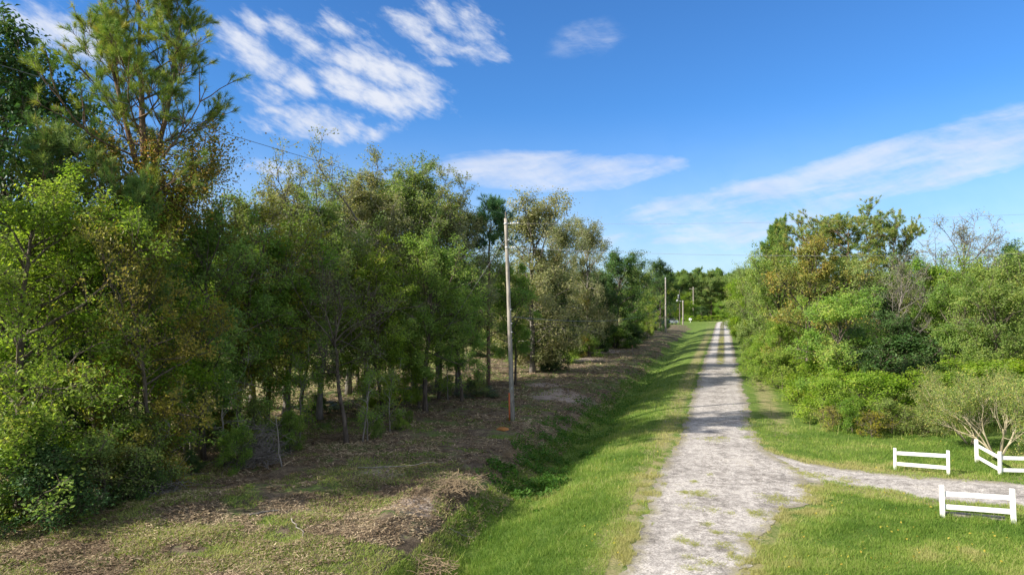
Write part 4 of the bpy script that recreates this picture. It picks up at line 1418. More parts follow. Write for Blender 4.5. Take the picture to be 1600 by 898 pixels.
# ---- leafless pale multi-stemmed shrub by the corner fence
def myrtle(seed, X, Y, H, label, nstem=7, spread=0.8):
    g = np.random.default_rng(seed)
    wood, fol = Acc(), Acc()
    az = np.arange(nstem) * 2 * PI / nstem + g.normal(0, 0.3, nstem)
    D = np.stack([np.cos(az) * spread, np.sin(az) * spread, np.full(nstem, 1.0)], -1)
    P0 = curves(np.stack([np.cos(az) * 0.08, np.sin(az) * 0.08, np.full(nstem, -0.05)], -1), D, np.full(nstem, H * 0.62), 7, 0.09, 0.03, g)
    wood.tubes(P0, np.linspace(0.042, 0.02, 7), 6)
    P, r = P0, 0.03
    L = H * 0.42
    for lev, (n, rr) in enumerate([(4, 0.018), (5, 0.009), (5, 0.005)]):
        idx = np.repeat(np.arange(len(P)), n)
        s, tn = sample(P[idx], g.uniform(0.45, 0.99, len(idx)))
        Dn = nrm(tn + nrm(g.normal(0, 1, (len(idx), 3))) * 0.65 + [0, 0, 0.15])
        P = curves(s, Dn, L * g.uniform(0.6, 1.2, len(idx)), 5, 0.1, 0.03, g)
        wood.tubes(P, np.linspace(rr, rr * 0.45, 5), 4 if lev < 2 else 3, cap=False)
        L *= 0.62
    rep = np.repeat(np.arange(len(P)), 30)
    c, _ = sample(P[rep], g.uniform(0.2, 1, len(rep)))
    c += g.normal(0, 0.09, c.shape)
    leaves(fol, c, 0.065, g, 0.5, 0.3, g.random(len(c)))
    r_ = empty('multi_stem_shrub', (X, Y, gz(X, Y)), 0, label, 'shrub')
    link('trunk', wood.mesh('myrtle_stems', M['bark_myrtle']), r_)
    link('crown', fol.mesh('myrtle_leaves', M['olive'], smooth=False), r_)


x, y = gpt(1556, 716)
myrtle(3, x, y, 3.35, 'nearly leafless pale multi-stemmed shrub right behind the white corner fence', 7, 0.75)
x, y = gpt(1513, 694)
myrtle(5, x, y, 3.3, 'second pale multi-stemmed shrub, left of the corner post of the white fence', 6, 0.6)


# ---- dead snags and stems in the left woods
def snag(u, v, H, lean, label, r=0.05, seed=1, mat='bark_pale'):
    g = np.random.default_rng(seed)
    X, Y = gpt(u, v)
    W_ = Acc()
    t = np.linspace(0, 1, 8)
    P = np.stack([lean * t + np.cumsum(g.normal(0, 0.03, 8)), g.normal(0, 0.03, 8), t * H - 0.1], -1)
    W_.tubes(P[None], r * (1 - 0.65 * t), 7)
    st, _ = sample(np.repeat(P[None], 7, 0), g.uniform(0.35, 0.98, 7))
    az = g.uniform(0, 2 * PI, 7)
    B_ = curves(st, np.stack([np.cos(az), np.sin(az), np.full(7, 0.7)], -1), g.uniform(0.3, 1.0, 7), 5, 0.15, 0.03, g)
    W_.tubes(B_, np.linspace(r * 0.35, 0.006, 5), 4, cap=False)
    o = link('dead_stem', W_.mesh('dead_stem', M[mat]), None, (X, Y, gz(X, Y)))
    tag(o, label, 'dead tree')


snag(566, 690, 2.6, 0.45, 'thin white dead stem leaning right, just right of the bare tree trunk', 0.045, 3)
snag(445, 622, 5.0, 0.05, 'straight pale dead trunk standing in the sunlit gap', 0.14, 4)
snag(200, 720, 3.2, 0.35, 'pale dead stem with broken branches left of the big pine trunk', 0.06, 5)
snag(318, 712, 3.0, 0.12, 'pale thin stem in front of the sunlit strip right of the big pine', 0.05, 6)
snag(292, 708, 3.0, -0.05, 'pale thin stem closest to the right side of the big pine trunk', 0.05, 8)
snag(443, 728, 2.2, -0.3, 'short crooked grey stem at the right end of the twig heap', 0.04, 9)
snag(685, 622, 4.5, 0.25, 'dark crooked trunk at the wood edge left of the slim pine', 0.13, 11, 'bark')
snag(805, 600, 4.5, -0.1, 'dark straight trunk right behind the near utility pole', 0.12, 12, 'bark')


# ------------------------------------------------------------------ utility poles and wires
def pole_mesh(H, r0, r1, lean, mat, cap=True):
    A_ = Acc()
    t = np.linspace(0, 1, 12)
    P = np.stack([lean[0] * t + 0.03 * np.sin(t * 3.0) * t, lean[1] * t, t * (H + 0.5) - 0.5], -1)
    A_.tubes(P[None], r0 + (r1 - r0) * t, 14)
    return A_.mesh('pole_shaft', M[mat])


# near pole
px, py = 0.05, 39.4
PZ = gz(px, py)
p1 = empty('utility_pole', (px, py, PZ), 0, 'near weathered wooden utility pole leaning slightly left, with an orange marker at its foot', 'utility pole')
HP = 11.6 - PZ
link('shaft', pole_mesh(HP, 0.145, 0.095, (-0.42, 0), 'wood_pole'), p1)


def pole_x(z):
    return -0.42 * z / HP + 0.03 * math.sin(3 * z / HP) * z / HP


# pole-top pin, clamps, insulators
A_ = Acc()
A_.lathe((pole_x(HP), 0, HP), [(0.001, 0.42), (0.03, 0.41), (0.035, 0.05), (0.09, 0.04), (0.09, -0.30), (0.08, -0.31)], 10)
link('pole_top_pin', A_.mesh('pole_top_pin', M['wood_dark']), p1)
WD = np.array([0.885, -0.466])
for (zz, nb, nm) in [(11.3 - PZ, 3, 'strain'), (9.92 - PZ, 1, 'spool')]:
    A_ = Acc()
    bx, by = pole_x(zz) + WD[0] * 0.12, WD[1] * 0.12
    A_.box((bx + WD[0] * 0.05, by + WD[1] * 0.05, zz), (0.20, 0.03, 0.03), math.atan2(WD[1], WD[0]))
    A_.lathe((pole_x(zz), 0, zz - 0.05), [(0.118, 0), (0.128, 0.01), (0.128, 0.09), (0.118, 0.1)], 14)
    br = link('wire_bracket', A_.mesh('bracket', M['steel']), p1)
    for i in range(nb + 1):
        A_ = Acc()
        o = 0.20 + i * 0.15
        A_.lathe((0, 0, 0), [(0.001, -0.055), (0.03, -0.05), (0.055, -0.025), (0.032, -0.01), (0.032, 0.01), (0.055, 0.025), (0.03, 0.05), (0.001, 0.055)], 12)
        ins = link('insulator', A_.mesh('insulator', M['porcelain']), br, (bx + WD[0] * o, by + WD[1] * o, zz))
        ins.rotation_euler = (0, R(90), math.atan2(WD[1], WD[0]))
for zz, rr in [(5.1, 0.03), (5.6, 0.03), (6.4, 0.025), (10.35 - PZ, 0.05)]:
    A_ = Acc()
    A_.box((pole_x(zz) + 0.12, -0.08, zz), (0.10, 0.06, rr * 2), 0.3)
    link('bolt', A_.mesh('bolt', M['steel']), p1)
A_ = Acc()
A_.tubes(np.array([[-0.19, -0.06, -0.15], [-0.20, -0.06, 0.8], [-0.21, -0.06, 1.62]])[None], np.full(3, 0.045), 10)
link('ground_marker', A_.mesh('orange_conduit', M['orange_p']), p1)

A_ = Acc()
zz_ = np.linspace(0.0, 9.6, 30)
A_.tubes(np.stack([np.array([pole_x(z) for z in zz_]) + 0.10 - 0.004 * zz_, np.full(30, -0.14) + 0.005 * zz_, zz_], -1)[None], np.full(30, 0.010), 5)
link('ground_wire', A_.mesh('ground_wire', M['wire_black']), p1)
A_ = Acc()
A_.box((pole_x(1.9), -0.165, 1.9), (0.10, 0.012, 0.14), 0, 0, 0, 0.002)
link('tag', A_.mesh('pole_tag', M['steel'], smooth=False), p1)


def wire(name, a, b, sag, r, mat, label, n=40, group=None):
    a, b = np.array(a, float), np.array(b, float)
    t = np.linspace(0, 1, n)[:, None]
    P = a * (1 - t) + b * t
    P[:, 2] -= sag * 4 * (t[:, 0] * (1 - t[:, 0]))
    W_ = Acc()
    W_.tubes((P - a)[None], np.full(n, r), 6)
    o = link(name, W_.mesh(name, M[mat]), None, tuple(a))
    return tag(o, label, 'wire', group)


def atp(z, off=0.0, du=(1, 0)):
    return (px + pole_x(z - PZ) + du[0] * off, py + du[1] * off, z)


# service pole outside the frame on the right that carries the two crossing wires
qx, qy = 43.0, 17.0
p4 = empty('utility_pole', (qx, qy, gz(qx, qy)), 0, 'wooden utility pole across the driveway where the two crossing wires end', 'utility pole')
link('shaft', pole_mesh(11.3, 0.16, 0.11, (0, 0), 'wood_pole'), p4)
wire('overhead_wire', atp(11.3, 0.7, WD), (qx, qy, 11.15), 0.75, 0.005, 'wire', 'upper of the two wires crossing the road to the right from the near utility pole')
wire('overhead_wire', atp(9.92, 0.45, WD), (qx, qy, 9.9), 1.05, 0.0075, 'wire', 'lower of the two wires crossing the road to the right from the near utility pole')
# guy wire with its yellow guard
ax, ay = -7.45, 43.3
az_ = gz(ax, ay)
wire('guy_wire', atp(10.55), (ax, ay, az_), 0.05, 0.011, 'wire', 'taut guy wire slanting down to the left from the near utility pole', 20)
tt_ = np.array([0.0, 0.135])
a0, a1 = np.array([ax, ay, az_ - 0.05]), np.array(atp(10.55))
W_ = Acc()
W_.tubes(np.array([a0 + (a1 - a0) * t for t in (0.0, 0.07, 0.135)])[None], np.full(3, 0.035), 8)
tag(link('guy_guard', W_.mesh('guy_guard', M['yellow_p'])), 'yellow plastic guard over the lower end of the guy wire', 'guy guard')
# primary along the road, coming from behind the camera
bx_, by_ = xy(-68, 11.3)
wire('overhead_wire', (bx_, by_, 11.9), atp(11.85), 1.05, 0.007, 'wire_black', 'thin dark wire crossing the upper left sky down to the near pole top', 80)
p0_ = empty('utility_pole', (bx_, by_, gz(bx_, by_)), 0, 'wooden utility pole behind the viewer that carries the upper left wire', 'utility pole')
link('shaft', pole_mesh(11.9, 0.16, 0.11, (0, 0), 'wood_pole'), p0_)

# second pole down the road
X2, Y2 = 31.7, 141.0
Z2 = gz(X2, Y2)
p2 = empty('utility_pole', (X2, Y2, Z2), 0, 'second wooden utility pole down the road, against the last dark oak', 'utility pole')
link('shaft', pole_mesh(11.2 - Z2, 0.19, 0.12, (0, 0), 'wood_pole'), p2)
A_ = Acc()
A_.lathe((0, 0, 11.2 - Z2), [(0.125, -0.25), (0.14, -0.2), (0.14, 0.02), (0.03, 0.05), (0.03, 0.35), (0.001, 0.36)], 10)
link('pole_top_pin', A_.mesh('pole_top_pin2', M['steel']), p2)
A_ = Acc()
for zz in (5.2, 5.9):
    A_.box((0, -0.2, zz), (0.16, 0.06, 0.16))
link('bolt', A_.mesh('bolts2', M['steel']), p2)
wire('overhead_wire', atp(5.95), (X2, Y2, 5.55), 1.35, 0.022, 'wire_black', 'sagging low black cable strung between the near pole and the second pole', 60)

# third group: a dark pole with a lamp and a short pale pole
X3, Y3 = at(1062, 188), 188.0
p3 = empty('street_lamp', (X3, Y3, gz(X3, Y3)), 0, 'dark wooden pole with a round yard lamp, standing at the far lawn', 'lamp post')
link('shaft', pole_mesh(9.4, 0.16, 0.12, (0, 0), 'wood_dark'), p3)
A_ = Acc()
A_.lathe((-0.35, -0.1, 7.5), [(0.001, 0.6), (0.2, 0.58), (0.26, 0.4), (0.26, -0.4), (0.2, -0.55), (0.001, -0.57)], 12)
link('transformer', A_.mesh('transformer', M['steel']), p3)
A_ = Acc()
A_.lathe((-0.75, -0.5, 6.4), [(0.001, 0.35), (0.12, 0.3), (0.32, 0.1), (0.34, -0.05), (0.22, -0.22), (0.001, -0.3)], 14)
link('lamp_head', A_.mesh('lamp_head', M['lens']), p3)
A_ = Acc()
A_.tubes(np.array([[0, 0, 6.6], [-0.35, -0.25, 6.85], [-0.75, -0.5, 6.75]])[None], np.full(3, 0.04), 6)
link('lamp_arm', A_.mesh('lamp_arm', M['steel']), p3)
X3, Y3 = at(1067, 184), 184.0
p5 = empty('utility_pole', (X3, Y3, gz(X3, Y3)), 0, 'short pale pole, right of the dark lamp pole at the far lawn', 'utility pole')
link('shaft', pole_mesh(6.5, 0.22, 0.18, (0, 0), 'bark_pale'), p5)
A_ = Acc()
A_.box((-0.3, 0, 6.3), (1.1, 0.12, 0.12))
link('crossarm', A_.mesh('crossarm_short', M['steel']), p5)
X3, Y3 = at(1082, 230), 229.0
p6 = empty('utility_pole', (X3, Y3, gz(X3, Y3)), 0, 'farthest pale pole with a crossarm in front of the distant woods', 'utility pole')
link('shaft', pole_mesh(10.8, 0.24, 0.18, (0, 0), 'bark_pale'), p6)
A_ = Acc()
A_.box((0, 0, 10.2), (2.6, 0.16, 0.16))
link('crossarm', A_.mesh('crossarm_far', M['bark_pale']), p6)


# ------------------------------------------------------------------ white fence sections
def fence_part(name, acc_fn, parent, mat='white'):
    A_ = Acc()
    acc_fn(A_)
    return link(name, A_.mesh(name, M[mat], smooth=False), parent)


def fence(points, heights, label, tilts=None, rails=(0.80, 0.36), ph=0.10, rh=0.135, rail_ends=True):
    """a two-rail fence through points; each post and each rail is a part"""
    x0, y0 = points[0]
    r = empty('white_fence', (x0, y0, 0), 0, label, 'fence')
    tilts = tilts or [0] * len(points)
    loc = [np.array([x_ - x0, y_ - y0]) for x_, y_ in points]
    gzs = [gz(*p) for p in points]
    for i, p in enumerate(loc):
        d = loc[min(i + 1, len(loc) - 1)] - loc[max(i - 1, 0)]
        a = math.atan2(d[1], d[0])
        h = heights[i] + 0.25

        def f(A_, p=p, h=h, a=a, t=tilts[i], z=gzs[i]):
            A_.box((p[0] + math.sin(t) * h / 2, p[1], z + h / 2 - 0.25), (ph, ph, h), a, 0, t, 0.006)
        fence_part('post', f, r)
    for i in range(len(loc) - 1):
        a_, b_ = loc[i], loc[i + 1]
        d = b_ - a_
        L = np.linalg.norm(d)
        ang = math.atan2(d[1], d[0])
        n_ = np.array([d[1], -d[0]]) / L
        for k in rails:
            za, zb = gzs[i] + heights[i] * k, gzs[i + 1] + heights[i + 1] * k
            mid = (a_ + b_) / 2
            pitch = -math.atan2(zb - za, L)

            def f(A_, mid=mid, za=za, zb=zb, pitch=pitch, L=L, ang=ang):
                A_.box((mid[0], mid[1], (za + zb) / 2), (L - ph - 0.004, 0.034, rh), ang, 0, pitch, 0.004)
            fence_part('rail', f, r)
    return r


fa = [gpt(1396, 733), gpt(1479, 741)]
fence(fa, [0.90, 0.98], 'single white two-rail fence section on the grass above the driveway', [0.0, -0.005], (0.78, 0.30), 0.11, 0.145)
fb = [gpt(1469.5, 806), gpt(1580, 817)]
fence(fb, [1.02, 1.07], 'single white two-rail fence section below the driveway, with a timber sleeper at its foot', [-0.02, -0.03], (0.74, 0.34), 0.13, 0.155)
c1_, c2_ = gpt(1524, 721), gpt(1559.5, 741.5)
fence([c1_, c2_, (c2_[0] + 2.3, c2_[1] - 0.25), (c2_[0] + 4.6, c2_[1] - 0.4)], [0.97, 0.95, 0.95, 0.95], 'white two-rail corner fence that turns at its second post, at the right edge', [-0.04, 0.0, 0, 0], (0.74, 0.24), 0.12, 0.145)
s1, s2 = gpt(1476, 804.5), gpt(1572, 813)
A_ = Acc()
A_.box((0, 0, 0), (math.dist(s1, s2), 0.20, 0.14), 0, 0, 0, 0.012)
o = link('timber_sleeper', A_.mesh('timber_sleeper', M['sleeper'], smooth=False), None, ((s1[0] + s2[0]) / 2, (s1[1] + s2[1]) / 2 + 0.12, 0.045))
o.rotation_euler = (0, 0, math.atan2(s2[1] - s1[1], s2[0] - s1[0]))
tag(o, 'grey weathered timber sleeper lying on the ground under the nearest white fence', 'timber')


# ------------------------------------------------------------------ parked cars far away
def car(X, Y, rz, mat, label):
    r = empty('parked_car', (X, Y, gz(X, Y)), rz, label, 'car')
    # side outline of the body, extruded with inset upper part
    lower = [(-2.25, 0.35), (-2.28, 0.62), (-2.2, 0.86), (-1.2, 0.95), (1.9, 0.98), (2.22, 0.9), (2.28, 0.6), (2.2, 0.33)]
    V, q = [], []
    for y_ in (-0.88, -0.80, 0.80, 0.88):
        k = 1.0 if abs(y_) < 0.85 else 0.985
        for (a, b) in lower:
            V.append((a * k, y_, b if abs(y_) > 0.85 or b < 0.5 else b + 0.03))
    n = len(lower)
    for s_ in range(3):
        for i in range(n):
            j = (i + 1) % n
            q.append((s_ * n + i, s_ * n + j, (s_ + 1) * n + j, (s_ + 1) * n + i))
    A_ = Acc()
    A_.add(V, q)
    c = len(V)
    for base in (0, 3 * n):
        mid = np.mean(np.array(V)[base:base + n], 0)
        A_.add(list(np.array(V)[base:base + n]) + [mid], None, [(i, (i + 1) % n, n) for i in range(n)])
    # roof
    A_.box((0.25, 0, 1.46), (1.7, 1.25, 0.05), bev=0.02)
    for sx in (-1, 1):
        for xx, tilt in ((-0.85, 0.75), (1.3, -0.5)):
            A_.box((xx, sx * 0.66, 1.22), (0.07, 0.06, 0.62), 0, 0, tilt)
    link('body', A_.mesh('car_body', mat, smooth=False), r)
    g_ = Acc()
    cab = [(-1.15, 0.97, 0.80), (1.65, 0.99, 0.80), (1.05, 1.44, 0.62), (-0.62, 1.44, 0.62)]
    V = [(a, -w_, b) for a, b, w_ in cab] + [(a, w_, b) for a, b, w_ in cab]
    g_.add(V, [(0, 1, 2, 3), (7, 6, 5, 4), (0, 3, 7, 4), (1, 5, 6, 2), (3, 2, 6, 7)])
    link('windows', g_.mesh('car_windows', M['glass_dark'], smooth=False), r)
    for sx in (-1.4, 1.4):
        for sy in (-0.86, 0.86):
            w_ = Acc()
            a = np.linspace(0, 1, 2)
            w_.tubes(np.array([[sx, sy - 0.1, 0.33], [sx, sy + 0.1, 0.33]])[None], np.full(2, 0.33), 18)
            wh = link('wheel', w_.mesh('tyre', M['rubber']), r)
            h_ = Acc()
            h_.tubes(np.array([[sx, sy - 0.108, 0.33], [sx, sy + 0.108, 0.33]])[None], np.full(2, 0.19), 12)
            link('rim', h_.mesh('rim', M['steel']), wh)
    for sy in (-0.6, 0.6):
        h_ = Acc()
        h_.box((-2.27, sy, 0.68), (0.05, 0.34, 0.14), bev=0.01)
        link('headlight', h_.mesh('headlight', M['lens'], smooth=False), r)
        h_ = Acc()
        h_.box((2.26, sy, 0.78), (0.05, 0.3, 0.14), bev=0.01)
        link('tail_light', h_.mesh('tail_light', M['lens_red'], smooth=False), r)


car(at(1046, 186), 186, R(20), M['car_white'], 'white car parked on the far lawn just right of the second utility pole')
car(at(1034.5, 182), 182, R(35), M['car_blue'], 'dark blue car parked in the shade left of the white car')


# mailbox on the far lawn
X3, Y3 = at(1078.5, 200), 200.0
mb = empty('mailbox', (X3, Y3, -0.35), 0, 'small white mailbox on a post on the distant lawn', 'mailbox')
A_ = Acc()
A_.box((0, 0, 0.5), (0.12, 0.12, 1.0))
link('post', A_.mesh('mailbox_post', M['white'], smooth=False), mb)
A_ = Acc()
prof_ = [(-0.3, 1.0), (0.3, 1.0), (0.3, 1.35), (0.2, 1.52), (0, 1.58), (-0.2, 1.52), (-0.3, 1.35)]
V = [(a, -0.5, b) for a, b in prof_] + [(a, 0.5, b) for a, b in prof_]
q = [(i, (i + 1) % 7, 7 + (i + 1) % 7, 7 + i) for i in range(7)]
A_.add(V, q, None)
A_.add(V[:7] + [(0, -0.5, 1.2)], None, [(i, (i + 1) % 7, 7) for i in range(7)])
A_.add(V[7:] + [(0, 0.5, 1.2)], None, [(i, (i + 1) % 7, 7) for i in range(7)])
link('box', A_.mesh('mailbox_box', M['white'], smooth=False), mb)

# survey stake in the cleared strip, and the lump of orange clay by the pole
x, y = gpt(988, 552)
A_ = Acc()
A_.box((0, 0, 0.45), (0.09, 0.07, 1.1), 0.2, 0.03, 0.02, 0.005)
st_ = empty('survey_stake', (x, y, gz(x, y)), 0, 'small reddish wooden stake standing in the cleared strip beside the ditch', 'stake')
link('stake_shaft', A_.mesh('stake_shaft', M['sleeper'], smooth=False), st_)
A_ = Acc()
A_.box((0, 0, 0.93), (0.096, 0.076, 0.2), 0.2, 0.03, 0.02)
link('painted_tip', A_.mesh('painted_tip', M['orange_p'], smooth=False), st_)


def lump(u, v, r, mat, label, cat, name, seed=1, flat=0.45):
    X, Y = gpt(u, v)
    g = np.random.default_rng(seed)
    A_ = Acc()
    m, k = 14, 8
    V = []
    for i in range(k):
        ph = PI / 2 * (1 - i / (k - 1)) 
        for j in range(m):
            th = 2 * PI * j / m
            q_ = r * (0.8 + 0.4 * g.random())
            V.append((math.cos(th) * math.sin(PI / 2 - ph + 0.001) * q_ if False else math.cos(th) * math.cos(ph if i else PI / 2 * 0.999) * q_,
                      math.sin(th) * math.cos(ph if i else PI / 2 * 0.999) * q_, r * flat * math.sin(ph) * (0.8 + 0.4 * g.random()) - 0.03))
    q = [(i * m + j, i * m + (j + 1) % m, (i + 1) * m + (j + 1) % m, (i + 1) * m + j) for i in range(k - 1) for j in range(m)]
    A_.add(V, q)
    tag(link(name, A_.mesh(name, M[mat]), None, (X, Y, gz(X, Y))), label, cat)


lump(786, 669, 0.34, 'clay', 'small lump of orange clay on the ground left of the near pole foot', 'clay', 'clay_lump', 4)


# ------------------------------------------------------------------ brush heaps, logs, twigs
def twig_heap(u, v, rx, h, n, label, seed, mat='twig_grey', name='brush_heap', lmin=0.5, lmax=1.6, r=0.010):
    X, Y = gpt(u, v)
    g = np.random.default_rng(seed)
    c = np.clip(g.normal(0, 1, (n, 3)), -1.6, 1.6) * np.array([rx * 0.42, rx * 0.42, 0])
    c[:, 2] = np.abs(g.normal(0, 0.5, n)) * h * np.exp(-((c[:, 0] ** 2 + c[:, 1] ** 2) / rx ** 2))
    az = g.uniform(0, 2 * PI, n)
    el = g.normal(0.15, 0.35, n)
    D = np.stack([np.cos(az) * np.cos(el), np.sin(az) * np.cos(el), np.sin(el)], -1)
    P = curves(c - D * 0.3, D, g.uniform(lmin, lmax, n), 6, 0.16, -0.01, g)
    P[..., 2] = np.maximum(P[..., 2], 0.01)
    A_ = Acc()
    A_.tubes(P, np.linspace(r * 1.5, r * 0.5, 6), 4, cap=False)
    tag(link(name, A_.mesh(name, M[mat]), None, (X, Y, gz(X, Y))), label, 'brush heap')


twig_heap(395, 722, 1.5, 1.7, 420, 'tall heap of grey tangled twigs at the wood edge left of the bare tree', 3)
twig_heap(245, 775, 1.1, 0.8, 160, 'sprawl of pale crooked twigs at the foot of the big pine', 4)
twig_heap(118, 812, 1.0, 0.5, 130, 'low scatter of twigs below the left thicket', 6, 'straw')
twig_heap(715, 768, 1.2, 0.4, 260, 'largest mound of brown brush scraped up beside the ditch', 7, 'straw', lmin=0.25, lmax=0.8, r=0.007)
twig_heap(790, 700, 1.1, 0.25, 130, 'brown brush mound at the ditch edge below the near utility pole', 8, 'straw', lmin=0.2, lmax=0.7, r=0.007)
twig_heap(668, 850, 0.9, 0.4, 200, 'brown dead stalks on the ditch bank at the bottom of the photo', 9, 'straw', lmin=0.25, lmax=0.7, r=0.007)

for i, (u0, v0, u1, v1, r_, lb) in enumerate([(392, 806, 440, 796, 0.03, 'long thin pale branch lying on the cleared strip below the twig heap'),
                                  (455, 812, 480, 838, 0.02, 'short pale stick lying across the sunlit weeds'),
                                  (700, 803, 745, 798, 0.02, 'curved stick lying on the brown brush near the ditch'),
                                  (560, 733, 700, 722, 0.03, 'long straight branch lying along the wood edge')]):
    a, b = gpt(u0, v0), gpt(u1, v1)
    n = 9
    t = np.linspace(0, 1, n)
    P = np.stack([a[0] + (b[0] - a[0]) * t, a[1] + (b[1] - a[1]) * t, 0 * t], -1)
    P[:, :2] += rng.normal(0, 0.03, (n, 2))
    P[:, 2] = ground_z(P[:, 0], P[:, 1]) + 0.05
    o_ = P[0].copy()
    A_ = Acc()
    A_.tubes((P - o_)[None], np.linspace(r_, r_ * 0.5, n), 6)
    tag(link('fallen_branch', A_.mesh('fallen_branch', M['bark_pale']), None, tuple(o_)), lb, 'branch')


# ------------------------------------------------------------------ grass, weeds, litter (stuff)
def view_points(n, ymin, ymax, g, umin=-60, umax=1660, power=1.0):
    """random ground points, denser close by"""
    t = g.random(n)
    y = 1 / (1 / ymin + (1 / ymax - 1 / ymin) * t ** power)
    u = g.uniform(umin, umax, n)
    return (u - 800) / F * y, y


def blades(name, x, y, h, wdt, mat, tint, g, lean=0.45):
    z = ground_z(x, y)
    n = len(x)
    A_ = Acc()
    az = g.uniform(0, 2 * PI, n)
    w_ = wdt * 0.5
    L = g.normal(0, lean, (n, 2)) * h[:, None]
    b = np.stack([x, y, z - 0.01], -1)
    sidev = np.stack([np.cos(az) * w_, np.sin(az) * w_, 0 * az], -1)
    tip = b + np.stack([L[:, 0], L[:, 1], h], -1)
    V = np.stack([b - sidev, b + sidev, tip], 1).reshape(-1, 3)
    A_.add(V, None, np.arange(3 * n).reshape(-1, 3), tint=tint)
    o = link(name, A_.mesh(name, M[mat], smooth=False))
    tag(o, kind='stuff')
    return o


def grass():
    g = np.random.default_rng(99)
    x, y = view_points(1400000, 13, 75, g)
    s, d = sd(x, y)
    pad = -0.05 - 0.75 * np.clip(fbm(x, y, 1.7, 4) - 0.36, 0, 1) * 1.6
    okl = (d > 1.0) & (d < 8.3) & ~on_road(x, y, pad)
    okr = (d < -0.2) & ~on_road(x, y, pad * 1.7) & ~in_drive(x, y, pad)
    rb = np.interp(x, [14, 17, 60], [38.5, 35.3, 34.5])        # front of the right thicket
    okr &= (y < np.where(x > 15, rb + 0.8, 200)) & (d > -7.5 - np.clip(36 - y, 0, 100) * 3)
    road_edge = np.minimum(np.abs(d - road_left(s)), np.abs(d + road_right(s)))
    for nm, ok in (('verge_grass', okl), ('lawn_grass', okr)):
        xx, yy, dd, re_ = x[ok], y[ok], d[ok], road_edge[ok]
        clump_ = fbm(xx, yy, 1.8, 3)
        thin = (re_ < 0.5) & (clump_ < 0.52)
        keep = (g.random(len(xx)) < np.clip(0.25 + clump_ * 1.1, 0, 1)) & ~thin
        xx, yy, dd, re_, clump_ = xx[keep], yy[keep], dd[keep], re_[keep], clump_[keep]
        dist = np.hypot(xx, yy)
        h = (0.05 + 0.09 * clump_) * g.uniform(0.6, 1.4, len(xx)) * (1 + 0.3 * (nm == 'verge_grass') * sst(dd, 3.5, 6))
        wd = 0.012 * np.clip(dist / 18, 1, 3)
        tall = g.random(len(xx)) < (0.022 if nm == 'verge_grass' else 0.006)
        h = np.where(tall, h * 2.3, h)
        big = fbm(xx, yy, 0.5, 3)
        tint = 0.34 + (big - 0.5) * 1.5 + (clump_ - 0.5) * 0.7 + g.normal(0, 0.13, len(xx))
        tint += 0.38 * np.exp(-(re_ / 0.9) ** 2)
        dr = in_drive(xx, yy, 0.6 + 2.2 * big)
        tint += np.where(dr, 0.30, 0) + np.where((nm == 'lawn_grass') & (yy < 27), 0.35 * np.exp(-((dd + 1.8) / 2.2) ** 2), 0)
        tint += (g.random(len(xx)) < 0.07) * 0.5 + tall * 0.4
        blades(nm, xx, yy, h, wd, 'grass', np.clip(tint, 0, 1), g)
    # weeds among the litter
    x, y = view_points(420000, 13, 90, g, -60, 1100)
    s, d = sd(x, y)
    cl = fbm(x, y, 0.7, 4)
    lim = np.where(s < 27, 0.45, 0.56)
    ok = (d > 7.6) & (d < 30) & (cl > lim)
    x, y, cl, s = x[ok], y[ok], cl[ok], s[ok]
    h = g.uniform(0.02, 0.10, len(x)) * (0.7 + cl)
    blades('weeds', x, y, h, 0.022 * np.clip(np.hypot(x, y) / 18, 1, 3), 'grass', np.clip(0.25 + g.normal(0, 0.25, len(x)) + (cl - 0.5) + 0.42 * (s < 27), 0, 1), g, 0.9)
    # patches of grass on the road itself
    cx, cy, tt = [], [], []
    for (u, v, ru, n) in [(1090, 770, 24, 900), (1068, 768, 10, 260), (1083, 751, 8, 160), (1075, 790, 16, 160), (1112, 795, 14, 220), (1103, 817, 12, 260), (1118, 830, 10, 300),
                          (1065, 842, 14, 380), (1083, 848, 12, 260), (1105, 877, 16, 420), (1078, 886, 14, 260), (1130, 850, 18, 500), (1075, 868, 10, 160), (1110, 685, 20, 420),
                          (1125, 683, 10, 200), (1108, 740, 8, 80), (1236, 731, 9, 180), (1252, 738, 12, 260), (1285, 722, 8, 80), (1225, 722, 5, 60), (1140, 800, 8, 120), (1150, 870, 18, 600), (1165, 835, 20, 700), (1180, 800, 22, 800), (1215, 778, 30, 1200),
                          (1270, 742, 22, 500), (1320, 750, 26, 500)]:
        X, Y = gpt(u, v)
        r_ = ru / F * Y
        k = int(n * 1.7)
        th, rr = g.uniform(0, 2 * PI, k), np.sqrt(g.random(k))
        wob = 0.3 + 1.5 * vnoise(np.cos(th) * 2 + X, np.sin(th) * 2 + Y, 1.9) ** 1.5
        cx.append(X + np.cos(th) * rr * r_ * wob)
        cy.append(Y + np.sin(th) * rr * r_ * wob * 1.1)
    S_ = g.uniform(76, 130, 20000)
    D_ = g.normal(0, 0.22, 20000)
    m_ = fbm(S_, D_ * 3, 0.5, 3) > 0.46
    mx_, my_ = xy(S_[m_], D_[m_])
    cx.append(mx_)
    cy.append(my_)
    x, y = np.concatenate(cx), np.concatenate(cy)
    blades('road_grass', x, y, g.uniform(0.02, 0.075, len(x)), 0.014 * np.clip(np.hypot(x, y) / 18, 1, 3), 'grass', np.clip(g.normal(0.92, 0.15, len(x)), 0, 1), g, 0.9)
    # lush broad-leaved weeds in the ditch
    x, y = view_points(420000, 14, 130, g, 500, 1160)
    s, d = sd(x, y)
    cl = fbm(x, y, 0.9, 3)
    ok = (d > 5.8) & (d < 9.6) & (cl > 0.36 + 0.1 * np.abs(d - 7.5) + 0.30 * (s < 26))
    x, y = x[ok], y[ok]
    A_ = Acc()
